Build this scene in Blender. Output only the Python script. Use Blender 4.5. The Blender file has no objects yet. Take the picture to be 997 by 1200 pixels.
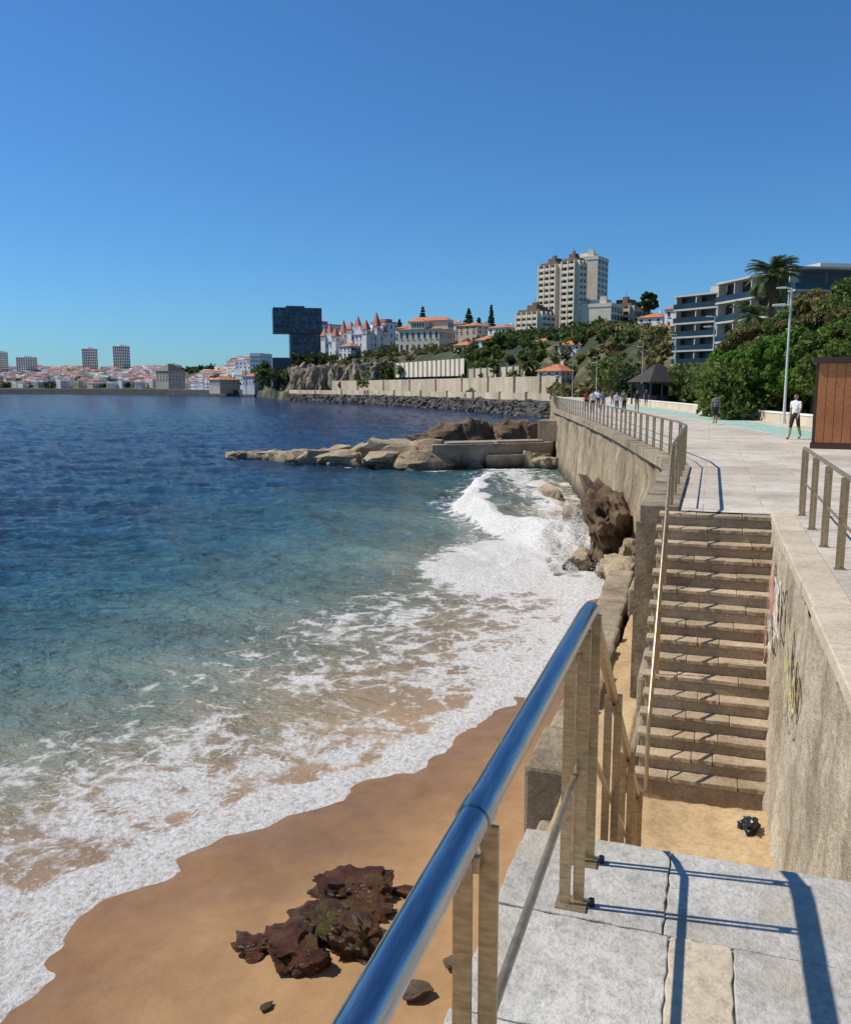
import bpy, math, random, bmesh
import numpy as np
from mathutils import Vector, noise as mnoise
random.seed(7); rng=np.random.default_rng(7)
PSI=math.radians(18.4); S_,C_=math.sin(PSI),math.cos(PSI)
EYE=6.5; PROM=4.5; LAND=1.3
def at(a,F):
    R=a*F*.989
    return (R*C_-F*S_, R*S_+F*C_)
def zt(e,F): return EYE+F*e/(1.0216+.147*e)
# ------------------------------------------------------------ materials
def new_mat(name):
    m=bpy.data.materials.new(name); m.use_nodes=True
    nt=m.node_tree; b=nt.nodes['Principled BSDF']; return m,nt,b
def N(nt,t,**k):
    n=nt.nodes.new(t)
    for a,v in k.items(): setattr(n,a,v)
    return n
def ramp(nt,stops,fac):
    r=N(nt,'ShaderNodeValToRGB'); e=r.color_ramp.elements
    while len(e)<len(stops): e.new(.5)
    for i,(p,c) in enumerate(stops):
        e[i].position=p; e[i].color=(c[0],c[1],c[2],1) if isinstance(c,tuple) else (c,c,c,1)
    nt.links.new(fac,r.inputs[0]); return r.outputs[0]
def math_(nt,op,a,b=None,c=None,clamp=False):
    n=N(nt,'ShaderNodeMath',operation=op); n.use_clamp=clamp
    for i,v in enumerate((a,b,c)):
        if v is None: continue
        if isinstance(v,(int,float)): n.inputs[i].default_value=v
        else: nt.links.new(v,n.inputs[i])
    return n.outputs[0]
def mix(nt,f,a,b,bt='MIX'):
    n=N(nt,'ShaderNodeMix',data_type='RGBA',blend_type=bt)
    for i,v in ((0,f),(6,a),(7,b)):
        if isinstance(v,(int,float)): n.inputs[i].default_value=v
        elif isinstance(v,tuple): n.inputs[i].default_value=(v[0],v[1],v[2],1)
        else: nt.links.new(v,n.inputs[i])
    return n.outputs[2]
def pos(nt,scale=(1,1,1)):
    g=N(nt,'ShaderNodeNewGeometry'); m=N(nt,'ShaderNodeMapping'); m.inputs['Scale'].default_value=scale
    nt.links.new(g.outputs['Position'],m.inputs[0]); return m.outputs[0]
def noise_(nt,vec,scale,detail=5,rough=.55,dist=0):
    n=N(nt,'ShaderNodeTexNoise'); n.inputs['Scale'].default_value=scale; n.inputs['Detail'].default_value=detail
    n.inputs['Roughness'].default_value=rough; n.inputs['Distortion'].default_value=dist
    nt.links.new(vec,n.inputs['Vector']); return n.outputs[0]
def bump(nt,b,h,strength,dist):
    n=N(nt,'ShaderNodeBump'); n.inputs['Strength'].default_value=strength; n.inputs['Distance'].default_value=dist
    nt.links.new(h,n.inputs['Height']); nt.links.new(n.outputs[0],b.inputs['Normal']); return n
def stone(name,c1,c2,scale=2,rough=.85,bs=.5,bd=.01,streak=None,wet=None,speck=None,metal=0,fine=.45,isl=0,gain=1.0):
    c1=tuple(x*gain for x in c1); c2=tuple(x*gain for x in c2)
    m,nt,b=new_mat(name); p=pos(nt)
    n1=noise_(nt,p,scale,8,.65)
    col=ramp(nt,[(.3,c1),(.7,c2)],n1)
    n2=noise_(nt,p,scale*12,6,.7); n4=noise_(nt,p,scale*45,3,.7)
    col=mix(nt,.6,col,ramp(nt,[(.3,fine),(.55,1.0)],n2),'MULTIPLY')
    col=mix(nt,.45,col,ramp(nt,[(.32,.45),(.52,1.0)],n4),'MULTIPLY')
    if isl:
        g=N(nt,'ShaderNodeNewGeometry'); col=mix(nt,1.0,col,ramp(nt,[(0.,1-isl),(1.,1.+isl*.3)],g.outputs['Random Per Island']),'MULTIPLY')
    if speck:
        nv=noise_(nt,p,speck[1],6,.65); col=mix(nt,ramp(nt,[(.52,0.),(.64,(speck[2] if len(speck)>2 else 1.))],nv),col,speck[0])
    if streak:
        ns=noise_(nt,pos(nt,(1,1,.16)),streak[1],7,.7,.6)
        col=mix(nt,ramp(nt,[(.46,0.),(.66,.85)],ns),col,streak[0])
    if wet:
        g=N(nt,'ShaderNodeSeparateXYZ'); nt.links.new(p,g.inputs[0])
        zz=math_(nt,'ADD',g.outputs[2],math_(nt,'MULTIPLY',n1,1.6))
        f=N(nt,'ShaderNodeMapRange'); f.inputs[1].default_value=wet[1]; f.inputs[2].default_value=wet[1]+.9
        f.inputs[3].default_value=1; f.inputs[4].default_value=0; nt.links.new(zz,f.inputs[0])
        col=mix(nt,f.outputs[0],col,wet[0])
    nt.links.new(col,b.inputs['Base Color']); b.inputs['Roughness'].default_value=rough
    b.inputs['Metallic'].default_value=metal
    bump(nt,b,math_(nt,'ADD',math_(nt,'MULTIPLY',n1,2.),math_(nt,'ADD',n2,math_(nt,'MULTIPLY',n4,.4))),bs,bd)
    return m
def plain(name,c,rough=.6,metal=0,var=.25,scale=1.5):
    m,nt,b=new_mat(name); n=noise_(nt,pos(nt),scale,5)
    lo=tuple(x*(1-var) for x in c); hi=tuple(min(1,x*(1+var)) for x in c)
    nt.links.new(ramp(nt,[(.3,lo),(.7,hi)],n),b.inputs['Base Color'])
    b.inputs['Roughness'].default_value=rough; b.inputs['Metallic'].default_value=metal; return m
def leafmat(name,dark,light,scale=.3):
    m,nt,b=new_mat(name)
    g=N(nt,'ShaderNodeNewGeometry'); n=noise_(nt,pos(nt),scale,3)
    f=math_(nt,'ADD',math_(nt,'MULTIPLY',g.outputs['Random Per Island'],.55),math_(nt,'MULTIPLY',n,.6))
    col=ramp(nt,[(.2,dark),(.85,light)],f)
    nt.links.new(col,b.inputs['Base Color']); b.inputs['Roughness'].default_value=.7; b.inputs['Specular IOR Level'].default_value=.25
    t=N(nt,'ShaderNodeBsdfTranslucent'); nt.links.new(col,t.inputs[0])
    ms=N(nt,'ShaderNodeMixShader'); ms.inputs[0].default_value=.35
    nt.links.new(b.outputs[0],ms.inputs[1]); nt.links.new(t.outputs[0],ms.inputs[2])
    nt.links.new(ms.outputs[0],nt.nodes['Material Output'].inputs[0]); return m
# ------------------------------------------------------------ mesh helpers
def link(o,parent=None):
    bpy.context.scene.collection.objects.link(o)
    if parent: o.parent=parent
    return o
def empty(name,loc=(0,0,0),yaw=0):
    e=bpy.data.objects.new(name,None); e.location=loc; e.rotation_euler=(0,0,yaw); e.empty_display_size=.2; return link(e)
def fast(name,V,Q,mats,parent=None,smooth=False,mi=None):
    V=np.asarray(V,dtype=np.float32); Q=np.asarray(Q,dtype=np.int32); k=Q.shape[1]
    me=bpy.data.meshes.new(name); me.vertices.add(len(V)); me.vertices.foreach_set('co',V.ravel())
    me.loops.add(Q.size); me.loops.foreach_set('vertex_index',Q.ravel())
    me.polygons.add(len(Q)); me.polygons.foreach_set('loop_start',np.arange(len(Q),dtype=np.int32)*k)
    if smooth: me.polygons.foreach_set('use_smooth',np.ones(len(Q),dtype=bool))
    for m in (mats if isinstance(mats,list) else [mats]): me.materials.append(m)
    if mi is not None: me.polygons.foreach_set('material_index',np.asarray(mi,dtype=np.int32))
    me.update(calc_edges=True); me.validate()
    return link(bpy.data.objects.new(name,me),parent)
class MB:
    def __init__(s): s.v=[]; s.f=[]; s.m=[]
    def add(s,vs,fs,m=0):
        o=len(s.v); s.v+= [tuple(v) for v in vs]; s.f+=[tuple(i+o for i in f) for f in fs]; s.m+=[m]*len(fs)
    def box(s,x0,x1,y0,y1,z0,z1,m=0,yaw=0,piv=(0,0)):
        vs=[(x,y,z) for z in (z0,z1) for x,y in ((x0,y0),(x1,y0),(x1,y1),(x0,y1))]
        if yaw:
            c,q=math.cos(yaw),math.sin(yaw)
            vs=[(piv[0]+(x-piv[0])*c-(y-piv[1])*q,piv[1]+(x-piv[0])*q+(y-piv[1])*c,z) for x,y,z in vs]
        s.add(vs,[(3,2,1,0),(4,5,6,7),(0,1,5,4),(1,2,6,5),(2,3,7,6),(3,0,4,7)],m)
    def tube(s,path,r,n=12,m=0,cap=True):
        P=[Vector(p) for p in path]; base=len(s.v); up=Vector((0,0,1))
        rr=r if isinstance(r,(list,tuple)) else [r]*len(P)
        prev=None
        for i,p in enumerate(P):
            t=((P[min(i+1,len(P)-1)]-p).normalized()+(p-P[max(i-1,0)]).normalized()) if 0<i<len(P)-1 else (P[min(i+1,len(P)-1)]-P[max(i-1,0)])
            t.normalize()
            if prev is None:
                a=t.cross(up) if abs(t.z)<.95 else t.cross(Vector((0,1,0)))
            else: a=prev-t*prev.dot(t)
            a.normalize(); prev=a; b=t.cross(a)
            for k in range(n):
                q=2*math.pi*k/n; s.v.append(tuple(p+(a*math.cos(q)+b*math.sin(q))*rr[i]))
        for i in range(len(P)-1):
            for k in range(n):
                s.f.append((base+i*n+k,base+i*n+(k+1)%n,base+(i+1)*n+(k+1)%n,base+(i+1)*n+k)); s.m.append(m)
        if cap:
            s.f.append(tuple(base+k for k in range(n))[::-1]); s.m.append(m)
            s.f.append(tuple(base+(len(P)-1)*n+k for k in range(n))); s.m.append(m)
    def obj(s,name,mats,parent=None,smooth=False,bevel=0,loc=None,yaw=0,ang=40):
        me=bpy.data.meshes.new(name); me.from_pydata(s.v,[],s.f)
        for m in (mats if isinstance(mats,list) else [mats]): me.materials.append(m)
        me.polygons.foreach_set('material_index',s.m)
        me.update()
        bm=bmesh.new(); bm.from_mesh(me); bmesh.ops.recalc_face_normals(bm,faces=bm.faces); bm.to_mesh(me); bm.free()
        if smooth:
            me.polygons.foreach_set('use_smooth',[True]*len(me.polygons))
            try: me.set_sharp_from_angle(angle=math.radians(ang))
            except Exception: pass
        o=link(bpy.data.objects.new(name,me),parent)
        if loc: o.location=loc
        if yaw: o.rotation_euler=(0,0,yaw)
        if bevel:
            b=o.modifiers.new('Bevel','BEVEL'); b.width=bevel; b.segments=2; b.limit_method='ANGLE'
        return o
_T=rng.random((512,512))
def vn(x,y):
    xi=np.floor(x).astype(int); yi=np.floor(y).astype(int); fx=x-xi; fy=y-yi
    fx=fx*fx*(3-2*fx); fy=fy*fy*(3-2*fy)
    g=lambda i,j:_T[(i)%512,(j)%512]
    return (g(xi,yi)*(1-fx)+g(xi+1,yi)*fx)*(1-fy)+(g(xi,yi+1)*(1-fx)+g(xi+1,yi+1)*fx)*fy
def fbm(x,y,o=4):
    r=0;a=.5
    for i in range(o):
        r=r+a*vn(x+17.3*i,y+9.1*i); x=x*2.03; y=y*2.03; a*=.5
    return r/(1-.5**o)
# ------------------------------------------------------------ world / sun / camera
sx,sy=-.985,-.12; el=math.radians(52)
hd=math.hypot(sx,sy); sund=Vector((sx/hd*math.cos(el),sy/hd*math.cos(el),math.sin(el)))
w=bpy.data.worlds.new("World"); bpy.context.scene.world=w; w.use_nodes=True
nt=w.node_tree; bg=nt.nodes['Background']; sk=nt.nodes.new('ShaderNodeTexSky'); sk.sky_type='NISHITA'
sk.sun_disc=False; sk.sun_elevation=el; sk.sun_rotation=math.atan2(sund.x,sund.y)%(2*math.pi)
sk.air_density=1.0; sk.dust_density=.35; sk.ozone_density=3.0; sk.altitude=0
tint=mix(nt,1.0,sk.outputs[0],(.44,.84,1.22),'MULTIPLY')
nt.links.new(tint,bg.inputs[0]); bg.inputs[1].default_value=.096
sl=bpy.data.lights.new('sun','SUN'); sl.energy=5.0; sl.angle=math.radians(.5); sl.color=(1,.94,.84)
so=link(bpy.data.objects.new('sun',sl)); so.rotation_euler=sund.to_track_quat('Z','Y').to_euler(); so.location=(0,0,60)
cam=bpy.data.cameras.new('camera'); co=link(bpy.data.objects.new('camera',cam))
cam.sensor_fit='VERTICAL'; cam.sensor_height=24; cam.lens=20; cam.clip_start=.05; cam.clip_end=20000
co.location=(0,0,EYE); co.rotation_euler=(math.radians(90-8.36),0,PSI)
bpy.context.scene.camera=co
vs=bpy.context.scene.view_settings; vs.view_transform='Standard'; vs.look='None'; vs.exposure=0
# ------------------------------------------------------------ palette
M_steps=stone('weathered_step_stone',(.31,.22,.13),(.52,.41,.27),1.5,.9,.9,.025,isl=.25,gain=1.22)
M_wall=stone('rough_render_wall',(.36,.29,.19),(.58,.49,.35),.9,.92,1.0,.05,streak=((.20,.14,.085),1.0),fine=.35,speck=((.62,.55,.43),1.6,.6),gain=1.25)
M_seawall=stone('seawall_stone',(.26,.19,.11),(.50,.40,.26),.6,.92,1,.09,streak=((.12,.085,.045),.8),wet=((.045,.035,.02),.9),fine=.25,speck=((.20,.15,.09),1.1,.6),gain=1.2)
M_slab=stone('stone_slabs',(.30,.28,.245),(.50,.475,.42),1.4,.88,.9,.014,isl=.18,fine=.38,speck=((.36,.30,.21),2.3,.5),gain=1.28)
M_slab2=stone('sandstone_slab',(.42,.34,.24),(.55,.46,.34),1.8,.88,.7,.008,isl=.1,gain=1.22)
M_conc=stone('concrete',(.28,.21,.13),(.48,.39,.27),1.2,.9,1,.05,isl=.25,streak=((.16,.115,.07),1.5),gain=1.2)
M_jetty=stone('jetty_concrete',(.20,.15,.10),(.42,.34,.24),.5,.9,.9,.08,wet=((.035,.03,.02),1.0),fine=.35,gain=1.15)
M_rock=stone('tan_rock',(.26,.18,.10),(.56,.44,.28),.45,.85,1.0,.15,wet=((.045,.03,.016),.55),fine=.3,gain=1.15)
M_brock=stone('brown_rock',(.12,.07,.035),(.38,.25,.135),.9,.85,1.0,.18,wet=((.035,.024,.014),.7),fine=.28)
M_dark=stone('riprap_rock',(.05,.045,.04),(.16,.14,.12),.35,.9,.8,.1)
M_redrock=stone('red_wet_rock',(.035,.014,.008),(.26,.10,.045),3.4,.20,1.0,.06,speck=((.13,.12,.03),1.7,.8),fine=.25)
M_white=plain('white_render',(.76,.74,.70),.7,0,.08,.3)
M_cream=plain('cream_render',(.72,.63,.48),.8,0,.1,.3)
M_beige=plain('beige_render',(.56,.47,.34),.8,0,.12,.3)
M_brown=plain('brown_render',(.17,.11,.07),.8,0,.12,.3)
M_grey=plain('grey_cladding',(.16,.16,.165),.6,0,.12,.3)
M_tile=plain('terracotta_tile',(.46,.16,.07),.8,0,.25,1.2)
M_pink=plain('pinkish_tile',(.42,.16,.10),.8,0,.2,1.2)
M_slate=plain('slate_roof',(.07,.06,.055),.7,0,.2,1)
M_glass=plain('window_glass',(.025,.03,.035),.3,0,.3,.5)
M_bglass=plain('blue_black_glass',(.012,.03,.045),.3,0,.4,.25)
M_steel=plain('painted_steel',(.62,.63,.62),.4,.2,.05)
M_black=plain('black_plastic',(.012,.012,.014),.35)
M_trunk=stone('bark',(.08,.055,.035),(.20,.14,.09),2,.95,.8,.03)
M_wood=stone('kiosk_wood',(.38,.13,.04),(.50,.20,.065),1.0,.55,.2,.005)
L_dark=leafmat('dark_foliage',(.018,.034,.012),(.095,.135,.038),.12)
L_mid=leafmat('mid_foliage',(.03,.06,.012),(.18,.24,.052),.25)
L_bright=leafmat('bright_foliage',(.04,.10,.012),(.19,.33,.048),.35)
L_olive=leafmat('olive_foliage',(.06,.055,.02),(.26,.23,.085),.2)
L_palm=leafmat('palm_leaf',(.02,.045,.012),(.13,.17,.06),.5)
M_post,nt,b=new_mat('brushed_bronze_steel'); b.inputs['Metallic'].default_value=.75; b.inputs['Roughness'].default_value=.38
n=noise_(nt,pos(nt,(1,1,6)),14,5); n_b=noise_(nt,pos(nt),30,5,.7)
nt.links.new(mix(nt,.5,ramp(nt,[(.3,(.36,.26,.14)),(.7,(.58,.44,.27))],n),ramp(nt,[(.3,.55),(.55,1.)],n_b),'MULTIPLY'),b.inputs['Base Color'])
M_rail,nt,b=new_mat('stainless_rail'); b.inputs['Metallic'].default_value=1
n=noise_(nt,pos(nt,(8,.6,8)),10,5); nt.links.new(ramp(nt,[(.3,(.30,.32,.35)),(.7,(.50,.51,.53))],n),b.inputs['Base Color'])
nt.links.new(ramp(nt,[(.3,.12),(.75,.30)],n),b.inputs['Roughness'])
# ------------------------------------------------------------ shoreline
SY=[-60,-10,-2,3,6.94,9.34,12.2,15.46,19.3,25.8,34.5,60]; SX=[-22,-10.5,-9.0,-8.1,-7.44,-6.83,-5.08,-4.06,-3.41,-3.2,-3.2,-3.2]
def shore_d(X,Y):
    base=(np.interp(Y,SY,SX)-X)*.86
    wob=(fbm(X*.35+3,Y*.35,3)-.5)*1.5+(fbm(X*1.3,Y*1.3+8,3)-.5)*.75
    return base+wob*np.clip((34-Y)/10,0,1)
def sand_z(X,Y):
    d=shore_d(X,Y)
    return np.where(d<0,np.minimum(-d*.10,.30+(-d)*.055),-d*.09)+(fbm(X*.8,Y*.8,3)-.5)*.05*np.clip(-d,0,1)+(fbm(X*3,Y*3,2)-.5)*.018*np.clip(-d-.8,0,1)
gx=np.arange(-26,0.9,.11); gy=np.arange(-14,40,.14); X,Y=np.meshgrid(gx,gy,indexing='ij')
Z=sand_z(X,Y); nx,ny=X.shape
def gridq(nx,ny):
    idx=np.arange(nx*ny).reshape(nx,ny); return np.stack([idx[:-1,:-1],idx[1:,:-1],idx[1:,1:],idx[:-1,1:]],-1).reshape(-1,4)
M_sand,nt,b=new_mat('beach_sand'); at_=N(nt,'ShaderNodeAttribute',attribute_name='shore')
p=pos(nt); n1=noise_(nt,p,.7,6,.6); n2=noise_(nt,p,60,4,.7); n3=noise_(nt,p,3,6,.65); n6=noise_(nt,pos(nt,(1,.6,1)),.35,5,.6)
wetf=math_(nt,'ADD',at_.outputs['Fac'],math_(nt,'MULTIPLY',n1,1.8))
wf=N(nt,'ShaderNodeMapRange'); wf.interpolation_type='SMOOTHSTEP'; wf.inputs[1].default_value=-2.6; wf.inputs[2].default_value=.4; nt.links.new(wetf,wf.inputs[0])
dry=ramp(nt,[(.3,(.37,.21,.088)),(.7,(.45,.265,.118))],n3); wetc=ramp(nt,[(.3,(.225,.115,.042)),(.7,(.29,.155,.060))],n3)
col=mix(nt,wf.outputs[0],dry,wetc); col=mix(nt,.45,col,ramp(nt,[(.3,.55),(.6,1.)],n2),'MULTIPLY'); col=mix(nt,1.,col,ramp(nt,[(.35,.80),(.62,1.05)],n6),'MULTIPLY')
nt.links.new(col,b.inputs['Base Color'])
rf=N(nt,'ShaderNodeMapRange'); rf.inputs[3].default_value=.8; rf.inputs[4].default_value=.32; nt.links.new(wf.outputs[0],rf.inputs[0]); nt.links.new(rf.outputs[0],b.inputs['Roughness'])
b.inputs['Specular IOR Level'].default_value=.35
bump(nt,b,math_(nt,'ADD',n3,math_(nt,'MULTIPLY',n2,.25)),.45,.025)
o=fast('beach_sand',np.stack([X,Y,Z],-1).reshape(-1,3),gridq(nx,ny),M_sand,smooth=True)
a=o.data.attributes.new('shore','FLOAT','POINT'); a.data.foreach_set('value',shore_d(X,Y).ravel().astype(np.float32))
# ------------------------------------------------------------ sea
na,nr=860,800
az=np.radians(np.linspace(-60,46,na)); r=3.5*np.exp(np.linspace(0,math.log(12000/3.5),nr))
A,Rr=np.meshgrid(az,r,indexing='ij'); Rt=Rr*np.sin(A); Fw=Rr*np.cos(A)
X=Rt*C_-Fw*S_; Y=Rt*S_+Fw*C_; d=shore_d(X,Y)
def seg_dist(X,Y,pts):
    best=np.full(X.shape,1e9); side=np.zeros(X.shape); par=np.zeros(X.shape); L=0
    for (x0,y0),(x1,y1) in zip(pts[:-1],pts[1:]):
        dx,dy=x1-x0,y1-y0; l=math.hypot(dx,dy); t=np.clip(((X-x0)*dx+(Y-y0)*dy)/l**2,0,1)
        px,py=x0+t*dx,y0+t*dy; D=np.hypot(X-px,Y-py); s=(dx*(Y-y0)-dy*(X-x0))/l
        mk=D<best; best=np.where(mk,D,best); side=np.where(mk,s,side); par=np.where(mk,L+t*l,par); L+=l
    return best,side,par
crest=[(-15.5,62),(-14.2,55),(-12.8,47.5),(-11,41.5),(-9.2,37.5),(-7.2,34.5),(-3,32.5)]
wx=(fbm(X*.25,Y*.25,3)-.5)*3; wx2=(fbm(X*1.1,Y*1.1,3)-.5)*1.1
D,Sd,Pp=seg_dist(X+wx*.6+wx2*.5,Y+wx*.6-wx2*.5,crest)
sg=np.where(Sd>0,1,-1)*D
ridge=np.where(sg<0,np.exp(-(D/.6)**2),np.exp(-(D/2.4)**2))
hgt=.9*np.interp(Pp,[0,4,12,30,34],[0,.5,1,1,.7])*(.7+.6*fbm(X*.5,Y*.5,2))
amp=np.interp(d,[0,2,8,25,80],[.0,.03,.10,.22,.30])*np.interp(Rr,[60,160,400],[1,.8,0])
wv=(fbm(X*.30+Y*.12,Y*.42-X*.1,3)-.5)*2.0+(fbm(X*1.0-Y*.3,Y*1.5,3)-.5)*1.2+(fbm(X*2.6,Y*3.6+X,2)-.5)*.5
Z=wv*amp+ridge*hgt+(fbm(X*1.8,Y*1.8,3))*.25*np.clip(1-np.hypot(X+6,Y-31)/6,0,1)
waves=[[(-27,50),(-21,41),(-15,33),(-10,29)],[(-34,44),(-25,33),(-18,26)],[(-44,40),(-32,28),(-22,19)]]
for wi,wp in enumerate(waves):
    D2,S2,P2=seg_dist(X+wx*.8,Y+wx*.8,wp); Z+=(.22-.04*wi)*np.exp(-(D2/1.3)**2)*np.clip(P2/6,0,1)
Z+=.03*np.exp(-(np.abs(d)/.4)**2)+.012
Z=np.where(d<-1.0,-.3,Z)
fo=np.zeros(X.shape)
fo=np.maximum(fo,1.05*np.exp(-(np.clip(d,0,99)/.6)**2))
width=np.interp(Y,[0,12,19,26],[5.2,5.8,7.0,6.0])
lob=fbm(X*.33+5,Y*.33,3)
fo=np.maximum(fo,np.interp(d/width,[0,.25,.5,.85,1.0,1.35],[.66,.52,.38,.30,.18,.0])*np.clip((40-Y)/6,0,1)*np.clip(.15+1.7*lob,0,1.35))
patch=np.clip(1.25-np.hypot((X+6.2)/3.6,(Y-31)/6.0),0,1)*1.7*(.7+.5*fbm(X*.8,Y*.8,3))
fo=np.maximum(fo,np.clip(patch,0,1.0))
fo=np.maximum(fo,np.where(sg<.25,1.3*np.exp(-(D/.95)**2),1.3*np.exp(-((D)/.4)**2))*np.interp(Pp,[0,5,10],[.2,.6,.95]))
fo=np.maximum(fo,np.where(sg<0,.42*np.exp(-(D/2.8)**2),.0)*(.5+fbm(X*.5,Y*.5,2)))
D3,S3,P3=seg_dist(X+wx*.9,Y+wx*.9,[(-10.5,55),(-9.4,48),(-7.5,42)]); fo=np.maximum(fo,.9*np.exp(-(D3/.55)**2)); Z+=.35*np.exp(-(D3/.9)**2)
beh=np.clip(1-np.abs(X+9.5+ (Y-50)*.33)/5.5,0,1)*np.clip((Y-34)/5,0,1)*np.clip((72-Y)/6,0,1)
fo=np.maximum(fo,beh*.48*(.5+fbm(X*.6,Y*.25,3)))
for (cx,cy,rd) in [(-12.6,69,2.0),(-20,63,1.6),(-28,65,2.0),(-40,69,2.0),(-16,66,2.0),(-4.2,35,2.0),(-7,50,2),(-9,57,2)]:
    fo=np.maximum(fo,.55*np.exp(-(np.hypot(X-cx,Y-cy)/rd)**2))
Q=gridq(na,nr)
M_sea,nt,b=new_mat('sea_water')
sa=N(nt,'ShaderNodeAttribute',attribute_name='shore').outputs['Fac']; fa=N(nt,'ShaderNodeAttribute',attribute_name='foam').outputs['Fac']
p=pos(nt); big=noise_(nt,pos(nt,(.05,.11,1)),1,5,.6); med=noise_(nt,pos(nt,(.5,1.0,1)),1,6,.6)
dd=math_(nt,'ADD',sa,math_(nt,'MULTIPLY',math_(nt,'SUBTRACT',big,.5),math_(nt,'MINIMUM',math_(nt,'MULTIPLY',sa,.9),18.)))
dd=math_(nt,'ADD',dd,math_(nt,'MULTIPLY',math_(nt,'SUBTRACT',med,.5),math_(nt,'MINIMUM',sa,6.)))
mr=N(nt,'ShaderNodeMapRange'); mr.inputs[1].default_value=0; mr.inputs[2].default_value=46; nt.links.new(dd,mr.inputs[0])
wc=ramp(nt,[(0,(.34,.21,.11)),(.05,(.29,.215,.125)),(.10,(.20,.20,.135)),(.17,(.115,.175,.145)),(.28,(.040,.115,.135)),(.44,(.008,.056,.115)),(1,(.0015,.022,.085))],mr.outputs[0])
patchn=noise_(nt,pos(nt,(.03,.12,1)),1,5,.6)
wc=mix(nt,1.0,wc,ramp(nt,[(.35,.62),(.6,1.15)],patchn),'MULTIPLY')
nt.links.new(wc,b.inputs['Base Color'])
b.inputs['Roughness'].default_value=.12; b.inputs['IOR'].default_value=1.33; b.inputs['Specular IOR Level'].default_value=.38
w1=noise_(nt,pos(nt,(.22,.42,1)),1,3,.5,.2); w2=noise_(nt,pos(nt,(1.0,1.9,1)),1,5,.62,.1); w3=noise_(nt,pos(nt,(5,8,1)),1,4,.6)
hh=math_(nt,'ADD',math_(nt,'MULTIPLY',w1,2.0),math_(nt,'ADD',math_(nt,'MULTIPLY',w2,1.2),math_(nt,'MULTIPLY',w3,.18)))
damp=N(nt,'ShaderNodeMapRange'); damp.inputs[1].default_value=0; damp.inputs[2].default_value=14; damp.inputs[3].default_value=.08; damp.inputs[4].default_value=1
nt.links.new(sa,damp.inputs[0])
bn=bump(nt,b,math_(nt,'MULTIPLY',hh,damp.outputs[0]),1.0,.85)
wn=N(nt,'ShaderNodeTexNoise'); wn.inputs['Scale'].default_value=.9; wn.inputs['Detail'].default_value=4; nt.links.new(p,wn.inputs['Vector'])
va=N(nt,'ShaderNodeVectorMath',operation='MULTIPLY_ADD'); nt.links.new(wn.outputs['Color'],va.inputs[0]); va.inputs[1].default_value=(1.9,1.9,0); nt.links.new(p,va.inputs[2])
flat=N(nt,'ShaderNodeVectorMath',operation='MULTIPLY'); nt.links.new(va.outputs[0],flat.inputs[0]); flat.inputs[1].default_value=(1,.75,0)
def vor(sc):
    v=N(nt,'ShaderNodeTexVoronoi',feature='DISTANCE_TO_EDGE'); v.inputs['Scale'].default_value=sc; nt.links.new(flat.outputs[0],v.inputs['Vector']); return v.outputs['Distance']
v1=vor(1.2); v2=vor(3.4); v3=vor(8.5); fn=noise_(nt,p,1.6,8,.72)
v12=math_(nt,'MINIMUM',math_(nt,'MULTIPLY',v1,1.4),math_(nt,'MINIMUM',math_(nt,'ADD',math_(nt,'MULTIPLY',v2,1.5),.08),math_(nt,'ADD',math_(nt,'MULTIPLY',v3,1.7),.17)))
val=math_(nt,'ADD',v12,math_(nt,'MULTIPLY',math_(nt,'SUBTRACT',fn,.40),1.5))
fm=N(nt,'ShaderNodeMapRange'); fm.inputs[1].default_value=-.03; fm.inputs[2].default_value=.16
nt.links.new(math_(nt,'SUBTRACT',fa,math_(nt,'ADD',val,.10)),fm.inputs[0])
gate=N(nt,'ShaderNodeMapRange'); gate.inputs[1].default_value=.05; gate.inputs[2].default_value=.2; nt.links.new(fa,gate.inputs[0])
mask=math_(nt,'MULTIPLY',fm.outputs[0],gate.outputs[0],clamp=True)
fb=N(nt,'ShaderNodeBsdfPrincipled'); fb.inputs['Roughness'].default_value=.8
fc=noise_(nt,p,12,7,.75); foamc=ramp(nt,[(.34,(.38,.31,.23)),(.48,(.66,.63,.58)),(.6,(.78,.77,.75))],fc)
nt.links.new(foamc,fb.inputs['Base Color'])
bump(nt,fb,math_(nt,'ADD',fc,math_(nt,'MULTIPLY',fn,2.)),.9,.08)
ms=N(nt,'ShaderNodeMixShader'); nt.links.new(mask,ms.inputs[0]); nt.links.new(b.outputs[0],ms.inputs[1]); nt.links.new(fb.outputs[0],ms.inputs[2])
nt.links.new(ms.outputs[0],nt.nodes['Material Output'].inputs[0])
o=fast('sea_water',np.stack([X,Y,Z],-1).reshape(-1,3),Q[:,::-1],M_sea,smooth=True)
a=o.data.attributes.new('shore','FLOAT','POINT'); a.data.foreach_set('value',d.ravel().astype(np.float32))
a=o.data.attributes.new('foam','FLOAT','POINT'); a.data.foreach_set('value',fo.ravel().astype(np.float32))
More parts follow.
